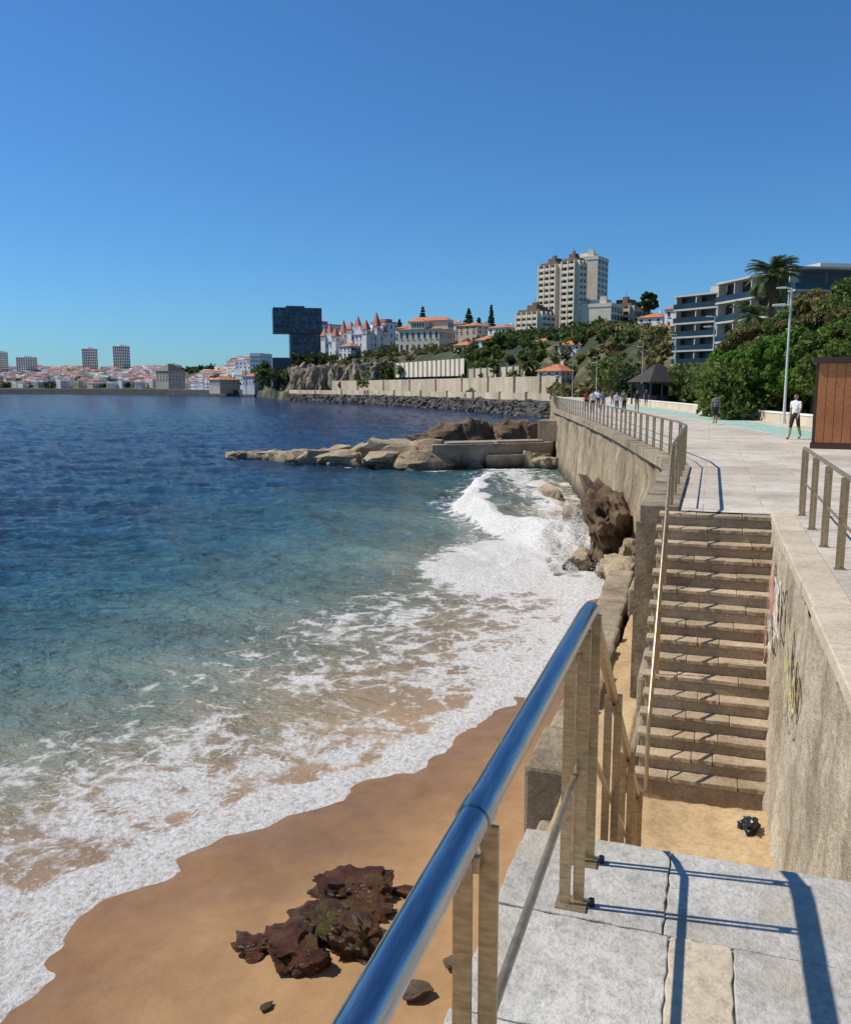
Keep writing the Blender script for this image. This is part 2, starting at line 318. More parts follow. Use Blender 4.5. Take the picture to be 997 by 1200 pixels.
# ------------------------------------------------------------ rocks (faceted by random fracture planes)
def rock_geo(c,s,seed,sub=4,rough=.35,yaw=0,planes=16,dmin=.5,tilt=0):
    rs=random.Random(seed*31+5)
    bm=bmesh.new(); bmesh.ops.create_icosphere(bm,subdivisions=sub,radius=1)
    off=Vector((seed*13.7,seed*7.1,seed*3.3)); cy,syw=math.cos(yaw),math.sin(yaw)
    PL=[]
    for k in range(planes):
        n=Vector((rs.gauss(0,1),rs.gauss(0,1),rs.gauss(0,.8))).normalized(); PL.append((n,rs.uniform(dmin,.85)))
    PL.append((Vector((rs.uniform(-.25,.25),rs.uniform(-.25,.25),1)).normalized(),rs.uniform(.55,.75)))
    vs=[]
    for v in bm.verts:
        p=v.co.copy()*1.08
        for n,dd in PL:
            q=p.dot(n)-dd
            if q>0: p-=n*q
        k=1+rough*.42*mnoise.noise(p*1.6+off)+rough*.24*mnoise.noise(p*4+off)+rough*.11*mnoise.noise(p*10+off)
        k+=rough*.04*mnoise.noise(Vector((p.x*3,p.y*3,p.z*12))+off)
        p=p*k*1.15; p.z+=p.x*tilt
        x,y,z=p.x*s[0],p.y*s[1],p.z*s[2]
        vs.append((c[0]+x*cy-y*syw,c[1]+x*syw+y*cy,c[2]+z))
    fs=[tuple(v.index for v in f.verts) for f in bm.faces]; bm.free(); return vs,fs
def rocks(name,lst,mat,sub=4,rough=.5,ang=28,**k):
    m=MB()
    for i,t in enumerate(lst): v,f=rock_geo(t[0],t[1],i+len(name)*3,sub,rough,t[2],tilt=(t[3] if len(t)>3 else 0),**k); m.add(v,f)
    return m.obj(name,mat,smooth=True,ang=ang)
rocks('red_beach_rock',[((-4.15,7.85,.38),(.46,.36,.25),.3,.15),((-3.45,8.0,.38),(.36,.40,.33),1.0,-.2),((-3.9,8.95,.38),(.50,.30,.22),.1,.1),((-4.2,8.4,.32),(.30,.24,.18),.8),((-3.25,9.15,.32),(.30,.14,.10),0),((-2.95,8.8,.34),(.16,.12,.07),0),((-4.55,7.65,.30),(.22,.2,.12),0),((-3.8,7.55,.38),(.26,.22,.20),.5),((-3.6,8.5,.36),(.34,.25,.18),.2),((-3.8,8.1,.44),(.30,.26,.24),1.4)],M_redrock,5,.95,50)
rocks('small_beach_stone',[((-2.55,7.4,.46),(.2,.12,.06),.3),((-2.9,6.6,.42),(.1,.07,.03),.3),((-2.35,7.9,.46),(.08,.1,.04),.3),((-1.6,6.9,.52),(.14,.1,.06),.3),((-1.4,7.5,.52),(.09,.1,.05),.9),((-1.3,5.9,.52),(.12,.1,.05),.9),((-4.0,6.9,.3),(.09,.05,.03),.9)],M_brock,3,.6)
rb=random.Random(4); lst=[]
for i in range(36):
    t=i/35; x=-41+t*20.5; y=68.6-t*4.6+rb.uniform(-.8,1.8); s=.7+1.1*t*rb.uniform(.6,1.1)
    lst.append(((x,y,.2+.55*t),(s*1.5,s*1.1,.5+.85*t*rb.uniform(.6,1.1)),rb.uniform(-.4,.6),rb.uniform(-.15,.15)))
lst+=[((-23.8,65,1.0),(2.7,1.9,1.5),.2,-.1),((-27.5,66.4,.8),(2.3,1.7,1.3),.1,.1),((-21.2,65.4,1.1),(1.7,1.9,1.5),.4),((-30.5,67,.6),(2.0,1.4,1.1),.2,.1)]
rocks('rock_ledge',lst,M_rock,3,.6)
rocks('boulder',[((-22.8,75,2.2),(2.5,1.8,1.4),.2,.1),((-20.2,75.5,2.3),(1.7,1.7,1.5),.6),((-24.9,75,1.5),(1.4,1.2,.8),.6)],M_brock,4,.8)
rocks('boulder',[((-17.2,76,2.5),(1.9,1.7,1.4),.4,-.1),((-15.4,76,2.3),(1.4,1.3,1.3),0)],M_brock,4,.8)
rocks('boulder',[((-15.2,68.0,.3),(1.2,.8,.7),.7),((-13.6,68.2,.5),(1.1,.9,1.0),.2),((-17.8,65.6,.2),(1.0,.6,.45),.2),((-12.0,67.2,.3),(1.1,.9,.9),.2)],M_rock,4,.7)
rocks('leaning_wall_rock',[((-3.3,30.9,1.4),(1.2,1.9,1.55),.25,-.45)],M_brock,5,.85,24,planes=10)
rocks('wall_foot_boulder',[((-2.5,27.6,.5),(.7,1.1,.6),.3),((-4.3,34.2,.3),(.8,1.2,.7),.2),((-6.4,42,.2),(.7,2.0,.7),.25),((-8.3,48,.2),(.8,2.2,.8),.25),((-2.1,28.9,.9),(.6,1.0,.8),0),((-4.2,30.0,.3),(.7,.8,.6),.5),((-3.1,29.0,.3),(.6,.6,.5),.5)],M_rock,4,.7)
FcA=[-1.2,-.5,-.3,-.25,-.2,-.17,-.15,-.1,0,.1,.147,.16,.2,.25,.3,.35,.42,.5,.7,1.1]
FcF=[1500,1300,1200,800,560,430,385,345,265,200,184,178,150,118,96,78,62,56,46,40]
Fc=lambda a:float(np.interp(a,FcA,FcF))
m=MB()
for i in range(900):
    a=random.uniform(-.16,.146); t=random.random(); F=Fc(a)+t*9-3
    x,y=at(a,F); s=random.uniform(.7,1.5)
    v,f=rock_geo((x,y,-.2+3.2*t),(s,s*.8,s*.7),i%40,1,.4,random.random()*3); m.add(v,f)
m.obj('riprap',M_dark)
m=MB()
def prism(m,pts,z0,z1,mi=0):
    n=len(pts); vs=[(x,y,z0) for x,y in pts]+[(x,y,z1) for x,y in pts]
    m.add(vs,[tuple(range(n))[::-1],tuple(range(n,2*n))]+[(i,(i+1)%n,n+(i+1)%n,n+i) for i in range(n)],mi)
prism(m,[(-20.5,63.2),(-12.4,69.6),(-11.6,74.5),(-14,74),(-22,67.5)],-1.5,2.0)
prism(m,[(-19.6,64.2),(-16.4,66.7),(-17.4,67.9),(-20.6,65.6)],2.0,2.12)
prism(m,[(-16.2,66.9),(-12.9,69.5),(-13.5,71.2),(-17.2,68.2)],2.0,2.16)
prism(m,[(-16.5,66.2),(-12.3,69.4),(-12.3,69.0),(-16.8,65.6)],-1.5,1.1)
m.obj('stone_jetty',M_jetty,bevel=.12)
m=MB(); m.box(-13.6,-11.6,70.4,72.4,2.0,3.75,0); m.obj('concrete_block',M_conc,bevel=.06)
# ------------------------------------------------------------ promenade
EY=[14.4,22.2,24,38.3,55,75,110,189,205]; EX=[-.8,-.8,-1.0,-4.0,-8.0,-13.0,-19.5,-33.4,-36]
E=lambda y:float(np.interp(y,EY,EX))
ys=[14.4]+[14.4+i*1.2 for i in range(1,160)]; V=[];Fq=[]
for y in ys:
    e=E(y); V+=[(e,y,PROM),(e+6,y,PROM),(e+30,y,PROM),(e+70,y,PROM)]
for i in range(len(ys)-1):
    for k in range(3): q=i*4+k; Fq.append((q,q+1,q+5,q+4))
q=len(V); V+=[(1.30,3.6,PROM),(70,3.6,PROM),(70,14.4,PROM),(1.30,14.4,PROM),(-.70,-12,PROM-.016),(70,-12,PROM-.016),(70,3.6,PROM-.016),(-.70,3.6,PROM-.016)]
Fq+=[(q,q+1,q+2,q+3),(q+4,q+5,q+6,q+7)]
M_prom,nt,b=new_mat('promenade_surface'); p=pos(nt)
n1=noise_(nt,p,.25,6,.6); n2=noise_(nt,p,9,6,.75); n3=noise_(nt,p,1.1,6,.65); n5=noise_(nt,p,40,3,.7)
br=N(nt,'ShaderNodeTexBrick'); br.inputs['Scale'].default_value=1; br.inputs['Brick Width'].default_value=1.9; br.inputs['Row Height'].default_value=1.1; br.inputs['Mortar Size'].default_value=.010
br.inputs['Color1'].default_value=(.82,.80,.78,1); br.inputs['Color2'].default_value=(1,1,1,1); br.inputs['Mortar'].default_value=(.55,.49,.41,1)
dv=N(nt,'ShaderNodeVectorMath',operation='MULTIPLY_ADD'); nt.links.new(n3,dv.inputs[0]); dv.inputs[1].default_value=(.12,.12,0); nt.links.new(p,dv.inputs[2]); nt.links.new(dv.outputs[0],br.inputs['Vector'])
col=ramp(nt,[(.3,(.56,.47,.36)),(.5,(.68,.60,.485)),(.7,(.74,.665,.555))],n1)
col=mix(nt,.8,col,ramp(nt,[(.3,.60),(.58,1.)],n3),'MULTIPLY'); col=mix(nt,.6,col,ramp(nt,[(.3,.5),(.58,1.)],n2),'MULTIPLY'); col=mix(nt,.5,col,ramp(nt,[(.3,.5),(.58,1.)],n5),'MULTIPLY'); col=mix(nt,.8,col,br.outputs[0],'MULTIPLY')
nt.links.new(col,b.inputs['Base Color']); b.inputs['Roughness'].default_value=.9; bump(nt,b,n2,.4,.012)
o=fast('promenade_pavement',V,Fq,M_prom)
rows=[(-3,-1.6),(-1.6,-.2),(-.2,.9),(.9,1.75),(1.75,2.42),(2.42,3.02),(3.02,3.62)]
m=MB()
def wob_slab(m,x0,x1,y0,y1,z0,z1,mi):
    P=[]; n_=12
    for (ax,ay),(bx,by) in (((x0,y0),(x1,y0)),((x1,y0),(x1,y1)),((x1,y1),(x0,y1)),((x0,y1),(x0,y0))):
        for k in range(n_):
            t=k/n_; P.append((ax+(bx-ax)*t+random.uniform(-.005,.005),ay+(by-ay)*t+random.uniform(-.005,.005)))
    n=len(P); tl=random.uniform(-.003,.003)
    vs=[(x,y,z0) for x,y in P]+[(x,y,z1+tl*(x-x0)) for x,y in P]
    m.add(vs,[tuple(range(n,2*n))]+[(i,(i+1)%n,n+(i+1)%n,n+i) for i in range(n)],mi)
for ri,(y0,y1) in enumerate(rows):
    if ri==6: cuts=[-.72,-.08,.95,2.2,3.6]
    elif ri==5: cuts=[-.72,-.06,.16,.95,2.2,3.6]
    elif ri==4: cuts=[-.72,-.05,.50,.95,2.0,3.6]
    else: cuts=[-.72,-.04+.02*ri,.75+.1*(ri%2),1.6,2.6,3.6]
    for a0,a1 in zip(cuts[:-1],cuts[1:]):
        g=.003; zz=PROM+random.uniform(-.003,.004)
        wob_slab(m,a0+g,a1-g,y0+g,y1-g,PROM-.12 if y1<3.5 else PROM-.2,zz,1 if (ri==5 and a0==-.06) else 0)
o=m.obj('stone_slab_paving',[M_slab,M_slab2],bevel=.005)
m=MB()
pts=[(E(y),y) for y in [14.4,16,18,20,22.2,24]+list(range(26,205,2))]
V=[];Fq=[]; nz=16; wp_=[]
for (x0,y0),(x1,y1) in zip(pts[:-1],pts[1:]):
    n_=3 if y0<80 else 1
    for k in range(n_): wp_.append((x0+(x1-x0)*k/n_,y0+(y1-y0)*k/n_))
wp_.append(pts[-1])
for x,y in wp_:
    for k in range(nz+1):
        z=PROM-.16-(PROM+1.2)*k/nz; j=(float(fbm(np.array(y*.9),np.array(z*1.4),4))-.5)*.42
        V.append((x-.05-(PROM-z)*.06+j,y,z))
for i in range(len(wp_)-1):
    for k in range(nz): q=i*(nz+1)+k; Fq.append((q,q+1,q+nz+2,q+nz+1))
fast('seawall',V,Fq,M_seawall,smooth=True)
m=MB(); 
for (x0,y0),(x1,y1) in zip(pts[:-1],pts[1:]):
    z_=random.uniform(-.012,.012)
    vs_=[(x0-.24,y0,PROM-.2),(x0+.36,y0,PROM-.2),(x1+.36,y1-.02,PROM-.2),(x1-.24,y1-.02,PROM-.2)]
    vs_+=[(a,b_,PROM+.06+z_) for a,b_,_ in vs_]
    m.add(vs_,[(3,2,1,0),(4,5,6,7),(0,1,5,4),(1,2,6,5),(2,3,7,6),(3,0,4,7)])
m.obj('seawall_coping',M_conc)
m=MB(); m.box(-.69,3,-14,3.58,-1,PROM-.2,0); m.box(-1.10,-.70,14.36,14.9,.4,PROM-.21,0); m.obj('quay_wall',M_seawall)
V=[];Fq=[]; nyy,nzz=160,48
for i in range(nyy+1):
    y=3.58+(14.42-3.58)*i/nyy
    for k in range(nzz+1):
        z=.9+(PROM-.12-.9)*k/nzz; x=.84+(.97-.84)*k/nzz+float(fbm(np.array(y*2.2),np.array(z*2.2),4)-.5)*.09+float(fbm(np.array(y*7),np.array(z*7),3)-.5)*.035
        V.append((x,y,z))
for i in range(nyy):
    for k in range(nzz): q=i*(nzz+1)+k; Fq.append((q,q+1,q+nzz+2,q+nzz+1))
fast('stairwell_retaining_wall',V,Fq,M_wall,smooth=True)
m=MB(); y=3.64
while y<14.3:
    y2=min(y+random.uniform(.9,1.3),14.4); m.box(.955+random.uniform(-.01,.01),1.32,y,y2-.008,PROM-.12,PROM+.012+random.uniform(0,.006)); y=y2
m.obj('wall_coping',M_slab2,bevel=.012)
# ------------------------------------------------------------ stairs
def steps(name,y0,run,n,dirn,x0,x1,ztop_first,rise):
    m=MB()
    for i in range(n):
        zt_=ztop_first+rise*i; ya=y0+dirn*run*i; yb=ya+dirn*run
        lo,hi=min(ya,yb),max(ya,yb); j=random.uniform(-.02,.02)
        m.box(x0+.02+j,x1,lo,hi+.001,.6,zt_-.07,0)
        nl=lo-.03 if dirn>0 else lo; nh=hi+.0 if dirn>0 else hi+.03
        cuts=[x0-.02+j]+sorted([x0+(x1-x0)*random.uniform(.2,.45),x0+(x1-x0)*random.uniform(.55,.85)])+[x1]
        for a0,a1 in zip(cuts[:-1],cuts[1:]):
            k=6; f_=nl+random.uniform(-.014,.012); zz=zt_+random.uniform(-.010,.006); P=[(a0+(a1-.006-a0)*q/k,f_+random.uniform(-.010,.012)) for q in range(k+1)]+[(a1-.006,nh),(a0,nh)]
            n_=len(P); vs_=[(x,y,zt_-.068) for x,y in P]+[(x,y,zz+(random.uniform(-.008,.002) if q<=k else 0)) for q,(x,y) in enumerate(P)]
            m.add(vs_,[tuple(range(n_,2*n_)),tuple(range(n_))[::-1]]+[(q,(q+1)%n_,n_+(q+1)%n_,n_+q) for q in range(n_)],0)
    return m.obj(name,M_steps,bevel=.010)
steps('stone_staircase',10.9,.22,16,1,-.72,.99,LAND+.2,.199)
steps('stone_staircase',7.78,.275,15,-1,-.60,.99,LAND+.2,.197)
m=MB()
for (y0,y1,zt_,x0) in [(11.3,12.7,1.7,-.84),(12.7,14.3,2.2,-.88),(14.92,17.4,2.0,-1.15),(17.4,20.5,1.8,-1.3),(20.5,24,1.7,-1.7)]:
    m.box(x0,-.72,y0,y1,.5,zt_,0)
m.obj('stair_footing_blocks',M_conc,bevel=.07)
gx=np.arange(-1.62,.95,.05); gy=np.arange(7.2,27,.07); X,Y=np.meshgrid(gx,gy,indexing='ij')
Z=LAND+(fbm(X*1.3,Y*1.3,4)-.5)*.20+(fbm(X*6,Y*6,3)-.5)*.05+np.clip((X-.3)*.14,0,1)*(Y<11)
Z=np.where((Y>10.7)&(X>-.9),LAND-.15,Z)-np.clip((Y-13)*.035,0,.5)
nx,ny=X.shape
M_dsand=stone('drifted_sand',(.38,.25,.12),(.52,.37,.20),1.2,.95,.6,.02,gain=1.1)
fast('sandy_walkway',np.stack([X,Y,Z],-1).reshape(-1,3),gridq(nx,ny),M_dsand,smooth=True)
m=MB(); y=10.75; k=0
while y<26:
    L=[1.5,1.2,2.0,1.6][k%4]; zt_=1.42-.035*max(0,y-13)+random.uniform(-.03,.03); dx=-.055*max(0,y-14)
    m.box(-2.15+dx+random.uniform(-.04,.04),-1.55+dx*.75,y,y+L-.03,-.2,zt_,0); y+=L; k+=1
m.box(-1.66,-.68,6.4,10.72,-.2,1.18,0)
m.box(-1.95,-1.62,9.3,10.72,-.1,.75,0)
m.obj('low_stone_wall',M_conc,bevel=.06)
# ------------------------------------------------------------ railings
def post(m,x,y,z0,z1,s=1):
    m.box(x-.047,x-.004,y-.006,y+.006,z0,z1,0); m.box(x+.002,x+.045,y+.026,y+.038,z0,z1,0)
    m.box(x-.06,x+.06,y-.03,y+.06,z0,z0+.012,0)
    m.box(x-.01,x+.01,y,y+.03,z1-.10,z1-.06,0)
par=empty('metal_railing')
XR=-.43; RT=PROM+1.11
mp=MB(); mr_=MB(); ml=MB()
top=[(XR,-1.5,RT),(XR,1.66,RT),(XR,3.30,RT),(XR,3.42,RT-.01),(XR,3.52,RT-.06),(XR,6.7,RT-2.36),(XR,6.85,RT-2.50),(XR,6.9,RT-2.62),(XR,6.9,LAND+.1)]
mr_.tube(top[:4],.035,24); mr_.tube([(XR,1.60,RT),(XR,1.66,RT)],.0385,24)
ml.tube(top[3:],.026,16)
ml.tube([(XR,-1.5,PROM+.53),(XR,3.38,PROM+.53),(XR,3.5,PROM+.48),(XR,6.9,PROM-1.95)],.014,10)
for y in (-.2,1.62,3.08,3.40): post(mp,XR,y,PROM,RT-.03)
for y in (4.5,5.6,6.7):
    zz=PROM-(y-3.6)*.77; post(mp,XR,y,zz-.2,RT-.03-(y-3.5)*.725)
mr_.obj('top_rail',M_rail,par,True); ml.obj('lower_rails',M_post,par,True); mp.obj('posts',M_post,par,bevel=.003)
m=MB()
for y in (1.62,3.08,3.40): m.tube([(XR+.075,y+.03,PROM+.0),(XR+.075,y+.03,PROM+.03)],.012,10)
m.obj('foot_bolts',M_black,par)
par=empty('metal_railing')
m=MB(); mp=MB(); off=.22
edge=[(E(y)+off,y) for y in [14.6,18,22.2,24]+list(range(26,186,3))]
m.tube([(-.58,10.75,LAND+.05),(-.58,10.75,LAND+.95),(-.58,10.85,LAND+1.08),(-.58,14.3,PROM+.98),(-.58,14.6,PROM+1.05)]+[(x,y,PROM+1.05) for x,y in edge[1:]],.026,10)
m.tube([(x,y,PROM+.55) for x,y in edge],.014,6); m.tube([(-.58,10.75,LAND+.5),(-.58,14.5,PROM+.5)],.013,6)
y=14.6
while y<185:
    x=E(y)+off; post(mp,x,y,PROM,PROM+1.03); y+=1.55 if y<80 else 3
for y in (12.0,13.2): post(mp,-.58,y,LAND+(y-10.9)*.9,LAND+1.05+(y-10.85)*.9)
m.obj('rails',M_post,par,True); mp.obj('posts',M_post,par)
par=empty('metal_railing'); m=MB(); mp=MB(); X2=1.42
m.tube([(X2,14.75,PROM+.02),(X2,14.75,PROM+.98),(X2,14.65,PROM+1.04),(X2,0.2,PROM+1.04)],.026,14)
m.tube([(X2,14.7,PROM+.52),(X2,.2,PROM+.52)],.015,8)
for y in (14.4,13.0,11.6,10.2,8.8,7.4,6,4.6,3.2,1.8,.4): post(mp,X2,y,PROM,PROM+1.02)
m.obj('rails',M_post,par,True); mp.obj('posts',M_post,par)
rocks('black_rubbish_bag',[((.66,10.0,LAND+.12),(.11,.11,.12),.2),((.58,10.15,LAND+.08),(.09,.08,.06),.9)],M_black,4,1.2)
def wallx(z): return .84+.13*(z-.9)/(PROM-.12-.9)-.064
def stroke(m,pts,w_,mi):
    P=[Vector((0,p[0],p[1])) for p in pts]
    for a_,b_ in zip(P[:-1],P[1:]):
        t=(b_-a_).normalized(); nn=Vector((0,-t.z,t.y))*w_
        q=[a_+nn-t*w_*.4,a_-nn-t*w_*.4,b_-nn+t*w_*.4,b_+nn+t*w_*.4]
        m.add([(wallx(p.z)+random.uniform(-.003,0),p.y,p.z) for p in q],[(0,1,2,3)],mi)
m=MB(); rg=random.Random(3)
G=[plain('spray_pink',(.56,.28,.21),.8),plain('spray_yellow',(.62,.50,.18),.8),plain('spray_black',(.10,.095,.10),.8),plain('spray_white',(.72,.66,.57),.8)]
for (yc,zc,mi,nn,sw) in [(12.4,3.75,0,5,.026),(11.7,3.65,0,5,.024),(11.2,3.7,3,4,.028),(11.9,3.3,3,4,.02),(9.4,3.55,1,4,.022),(9.3,3.45,2,5,.013),(8.9,3.6,1,3,.020),(9.0,3.5,2,4,.012),(12.6,3.2,0,4,.022)]:
    for k in range(nn):
        ph=rg.random()*6; pts_=[]; rx=rg.uniform(.15,.40); rz=rg.uniform(.12,.30); cy=yc+rg.uniform(-.2,.2); cz=zc+rg.uniform(-.2,.2)
        for t in range(14):
            q=t/13*4.2+ph; pts_.append((cy+rx*math.cos(q)*(.5+.06*t),min(4.3,cz+rz*math.sin(q*1.15))))
        stroke(m,pts_,sw,mi)
m.obj('graffiti',G)
# ------------------------------------------------------------ cycle lane, planter wall
M_lane=stone('green_cycle_lane',(.28,.42,.33),(.36,.50,.40),.6,.85,.2,.005,gain=1.1)
M_lw=plain('white_line_paint',(.7,.7,.68),.6)
m=MB(); Lft=[(-12.5,100),(-8,85),(-3.9,68),(.3,50),(2.5,39),(3.4,36)]; Rgt=[(-9.5,101),(-5.6,86),(-1.4,69),(2.6,51),(4.4,42),(6.2,38)]
m.add([(x,y,PROM+.004) for x,y in Lft]+[(x,y,PROM+.004) for x,y in Rgt],[(i,i+1,6+i+1,6+i) for i in range(5)],0)
for side,s in ((Lft,1),(Rgt,-1)):
    m.add([(x,y,PROM+.008) for x,y in side]+[(x+.12*s,y,PROM+.008) for x,y in side],[(i,i+1,6+i+1,6+i) for i in range(5)],1)
m.obj('cycle_lane',[M_lane,M_lw])
m=MB(); WP=[(11,26.5),(8,35),(5.0,47),(1.0,62),(-2.8,79),(-8,100),(-14,125)]
for (x0,y0),(x1,y1) in zip(WP[:-1],WP[1:]):
    L=math.hypot(x1-x0,y1-y0); n_=max(1,int(L/2.5))
    for k in range(n_):
        t0,t1=k/n_,(k+1)/n_-.004; ax,ay=x0+(x1-x0)*t0,y0+(y1-y0)*t0; bx,by=x0+(x1-x0)*t1,y0+(y1-y0)*t1
        for (dx0,dx1,z0,z1,mi) in ((0,.4,PROM-.1,PROM+.5,0),(-.04,.44,PROM+.502,PROM+.58,1)):
            vs_=[(ax+dx0,ay,z0),(ax+dx1,ay,z0),(bx+dx1,by,z0),(bx+dx0,by,z0)]; vs_+=[(a,b_,z1) for a,b_,_ in vs_]
            m.add(vs_,[(3,2,1,0),(4,5,6,7),(0,1,5,4),(1,2,6,5),(2,3,7,6),(3,0,4,7)],mi)
m.obj('planter_wall',[M_beige,M_white])
# ------------------------------------------------------------ terrain
HA=[-1.2,-.5,-.3,-.2,-.17,-.05,.04,.1,.2,.25,.3,.35,.5,1.1]; HH=[34,34,32,16,19,19,18,20,20,17,14,11,9,9]
def terr(a,t,rough=True):
    H=float(np.interp(a,HA,HH)); land=float(np.clip((a-.147)/.01,0,1)); k=float(np.interp(a,[-.3,-.2],[3.2,1])); 
    tt=t/k if t>30 else t
    zz=float(np.interp(tt,[-4,8,30,75,130],[-1.5*(1-land)+4.3*land,3.8*(1-land)+4.3*land,4.4,H,H+4])) if k<1.5 else float(np.interp(t,[-4,8,30,300,500],[-1.5,3.8,4.4,H,H+6]))
    return zz
ag=np.concatenate([np.linspace(-1.1,-.22,60),np.linspace(-.215,1.05,340)]); tg=np.concatenate([np.linspace(-4,12,14),np.linspace(16,130,50),np.geomspace(140,3000,30)])
V=[];
for a in ag:
    f0=Fc(a)
    for t in tg:
        zz=terr(a,t); F=f0+t; x,y=at(a,F)
        if t>12: zz+=(float(fbm(np.array(x*.05),np.array(y*.05),4))-.5)*3*min(1,(t-12)/40)
        V.append((x,y,zz))
M_hill,nt,b=new_mat('hillside'); p=pos(nt); n1=noise_(nt,p,.06,6,.65); n2=noise_(nt,p,.8,6,.7)
col=ramp(nt,[(.40,(.035,.05,.02)),(.56,(.08,.085,.035)),(.68,(.30,.24,.15))],n1); col=mix(nt,.7,col,ramp(nt,[(.3,.45),(.65,1.)],n2),'MULTIPLY')
nt.links.new(col,b.inputs['Base Color']); b.inputs['Roughness'].default_value=.95; bump(nt,b,n2,1,1.0)
fast('hillside_terrain',V,gridq(len(ag),len(tg)),M_hill,smooth=True)
M_cliff=stone('cliff_rock',(.26,.20,.12),(.48,.39,.27),.12,.95,1,.8,streak=((.14,.11,.07),.25),gain=1.15)
m=MB()
for i in range(18):
    a=-.150+i*.0055; F=Fc(a)+38+random.uniform(-3,3); x,y=at(a,F); v,f=rock_geo((x,y,10),(5,4,7.8*random.uniform(.85,1.05)),i+3,4,.7,random.random()); m.add(v,f)
m.obj('rock_cliff',M_cliff)
def ribbon(name,a0,a1,toff,z0,z1,mat,cop=None,piers=0,thick=1.0,ff=None):
    m=MB(); n_=60; ff=ff or Fc
    P=[at(a0+(a1-a0)*i/n_,ff(a0+(a1-a0)*i/n_)+toff) for i in range(n_+1)]; B=[at(a0+(a1-a0)*i/n_,ff(a0+(a1-a0)*i/n_)+toff+thick) for i in range(n_+1)]
    for i in range(n_):
        vs_=[(*P[i],z0),(*P[i+1],z0),(*B[i+1],z0),(*B[i],z0),(*P[i],z1),(*P[i+1],z1),(*B[i+1],z1),(*B[i],z1)]
        m.add(vs_,[(3,2,1,0),(4,5,6,7),(0,1,5,4),(2,3,7,6)],0)
        if piers and i%piers==0:
            x,y=P[i]; m.box(x-.35,x+.35,y-.3,y+.2,z0,z1+.3,1,PSI,(x,y))
    return m.obj(name,[mat,cop or mat])
M_cw=stone('coastal_wall',(.50,.40,.27),(.66,.56,.42),.15,.9,.5,.1,streak=((.34,.26,.17),.2),gain=1.1)
ribbon('coastal_promenade_wall',-.16,.149,7,1.0,5.0,M_cw,M_cw,6)
ribbon('coastal_retaining_wall',-.11,.152,24,4.2,9.0,M_cw,M_cw,7)
ribbon('coastal_retaining_wall',-.035,.045,44,10,15.5,M_cream,M_cream,4)
ribbon('coastal_retaining_wall',.05,.125,40,9,12,M_cw,M_cw,6)
ribbon('harbour_breakwater',-.8,-.20,0,-1,4.2,M_dark,M_dark,0,8,lambda a: float(np.interp(a,[-.8,-.2],[1050,580])))
# ------------------------------------------------------------ foliage
def leafcloud(C,Rd,n_per,size):
    C=np.asarray(C,float); Rd=np.asarray(Rd,float)
    k=len(C); dirs=rng.normal(size=(k,n_per,3)); dirs/=np.linalg.norm(dirs,axis=-1,keepdims=True)
    rr=rng.random((k,n_per,1))**.4; P=(C[:,None,:]+dirs*rr*Rd[:,None,:]).reshape(-1,3)
    n=len(P); u=rng.normal(size=(n,3)); u/=np.linalg.norm(u,axis=1,keepdims=True); w_=rng.normal(size=(n,3)); v=np.cross(u,w_); v/=np.linalg.norm(v,axis=1,keepdims=True)
    s=size*(.5+rng.random((n,1))); u=u*s; v=v*s*.6
    V=np.stack([P-u,P-v*.9,P+u,P+v*.9],1).reshape(-1,3); return V,np.arange(n*4).reshape(n,4)
def mass(name,a0,a1,F,dF,e0,e1,nclump,rad,leaf,mat,n_per=90,ground=False):
    C=[];R_=[]
    while len(C)<nclump:
        a=random.uniform(a0,a1); f=F+random.uniform(-dF,dF); x,y=at(a,f); q=rad*random.uniform(.5,1.3)
        if f-Fc(a)<34 and a<.145:
            if random.random()<.9: f=Fc(a)+34+random.random()*40; x,y=at(a,f)
        if ground: z=terr(a,f-Fc(a))+q*random.uniform(.2,1.0)
        else:
            e=e0+(e1-e0)*random.random()**.8*(.75+.5*mnoise.noise(Vector((a*60,f*.02,1)))); z=zt(e,f)
        C.append((x,y,z)); R_.append((q,q,q*.8))
    V,Q=leafcloud(C,R_,n_per,leaf); return fast(name,V,Q,mat)
def tree(name,x,y,z0,h,cr,mat,nclump=40,n_per=350,leaf=.16,trunk=.18,seed=0,flat=.75,lowfrac=.35):
    rs=random.Random(seed+int(x*10)); par=empty(name,(x,y,z0)); m=MB()
    m.tube([(0,0,-.3),(rs.uniform(-.1,.1),.05,h*.2),(rs.uniform(-.2,.2),.1,h*.42),(0,0,h*.7)],[trunk,trunk*.8,trunk*.6,trunk*.2],10)
    C=[];R_=[]
    for i in range(nclump):
        th=rs.random()*6.28; ph=rs.uniform(-.9,1); q=rs.random()**.45
        c=(cr*q*math.cos(th)*math.sqrt(max(.05,1-ph*ph*.8)),cr*q*math.sin(th)*math.sqrt(max(.05,1-ph*ph*.8)),h*(lowfrac+(1-lowfrac)*(.5+.45*ph*(.6+.4*rs.random()))))
        C.append(c); s=cr*rs.uniform(.13,.28); R_.append((s,s,s*flat))
        if i%3==0: m.tube([(0,0,h*.3),(c[0]*.5,c[1]*.5,c[2]*.75),c],[trunk*.4,trunk*.25,trunk*.06],6)
    m.obj('trunk_and_limbs',M_trunk,par); V,Q=leafcloud(C,R_,n_per,leaf); fast('crown',V,Q,mat,par); return par
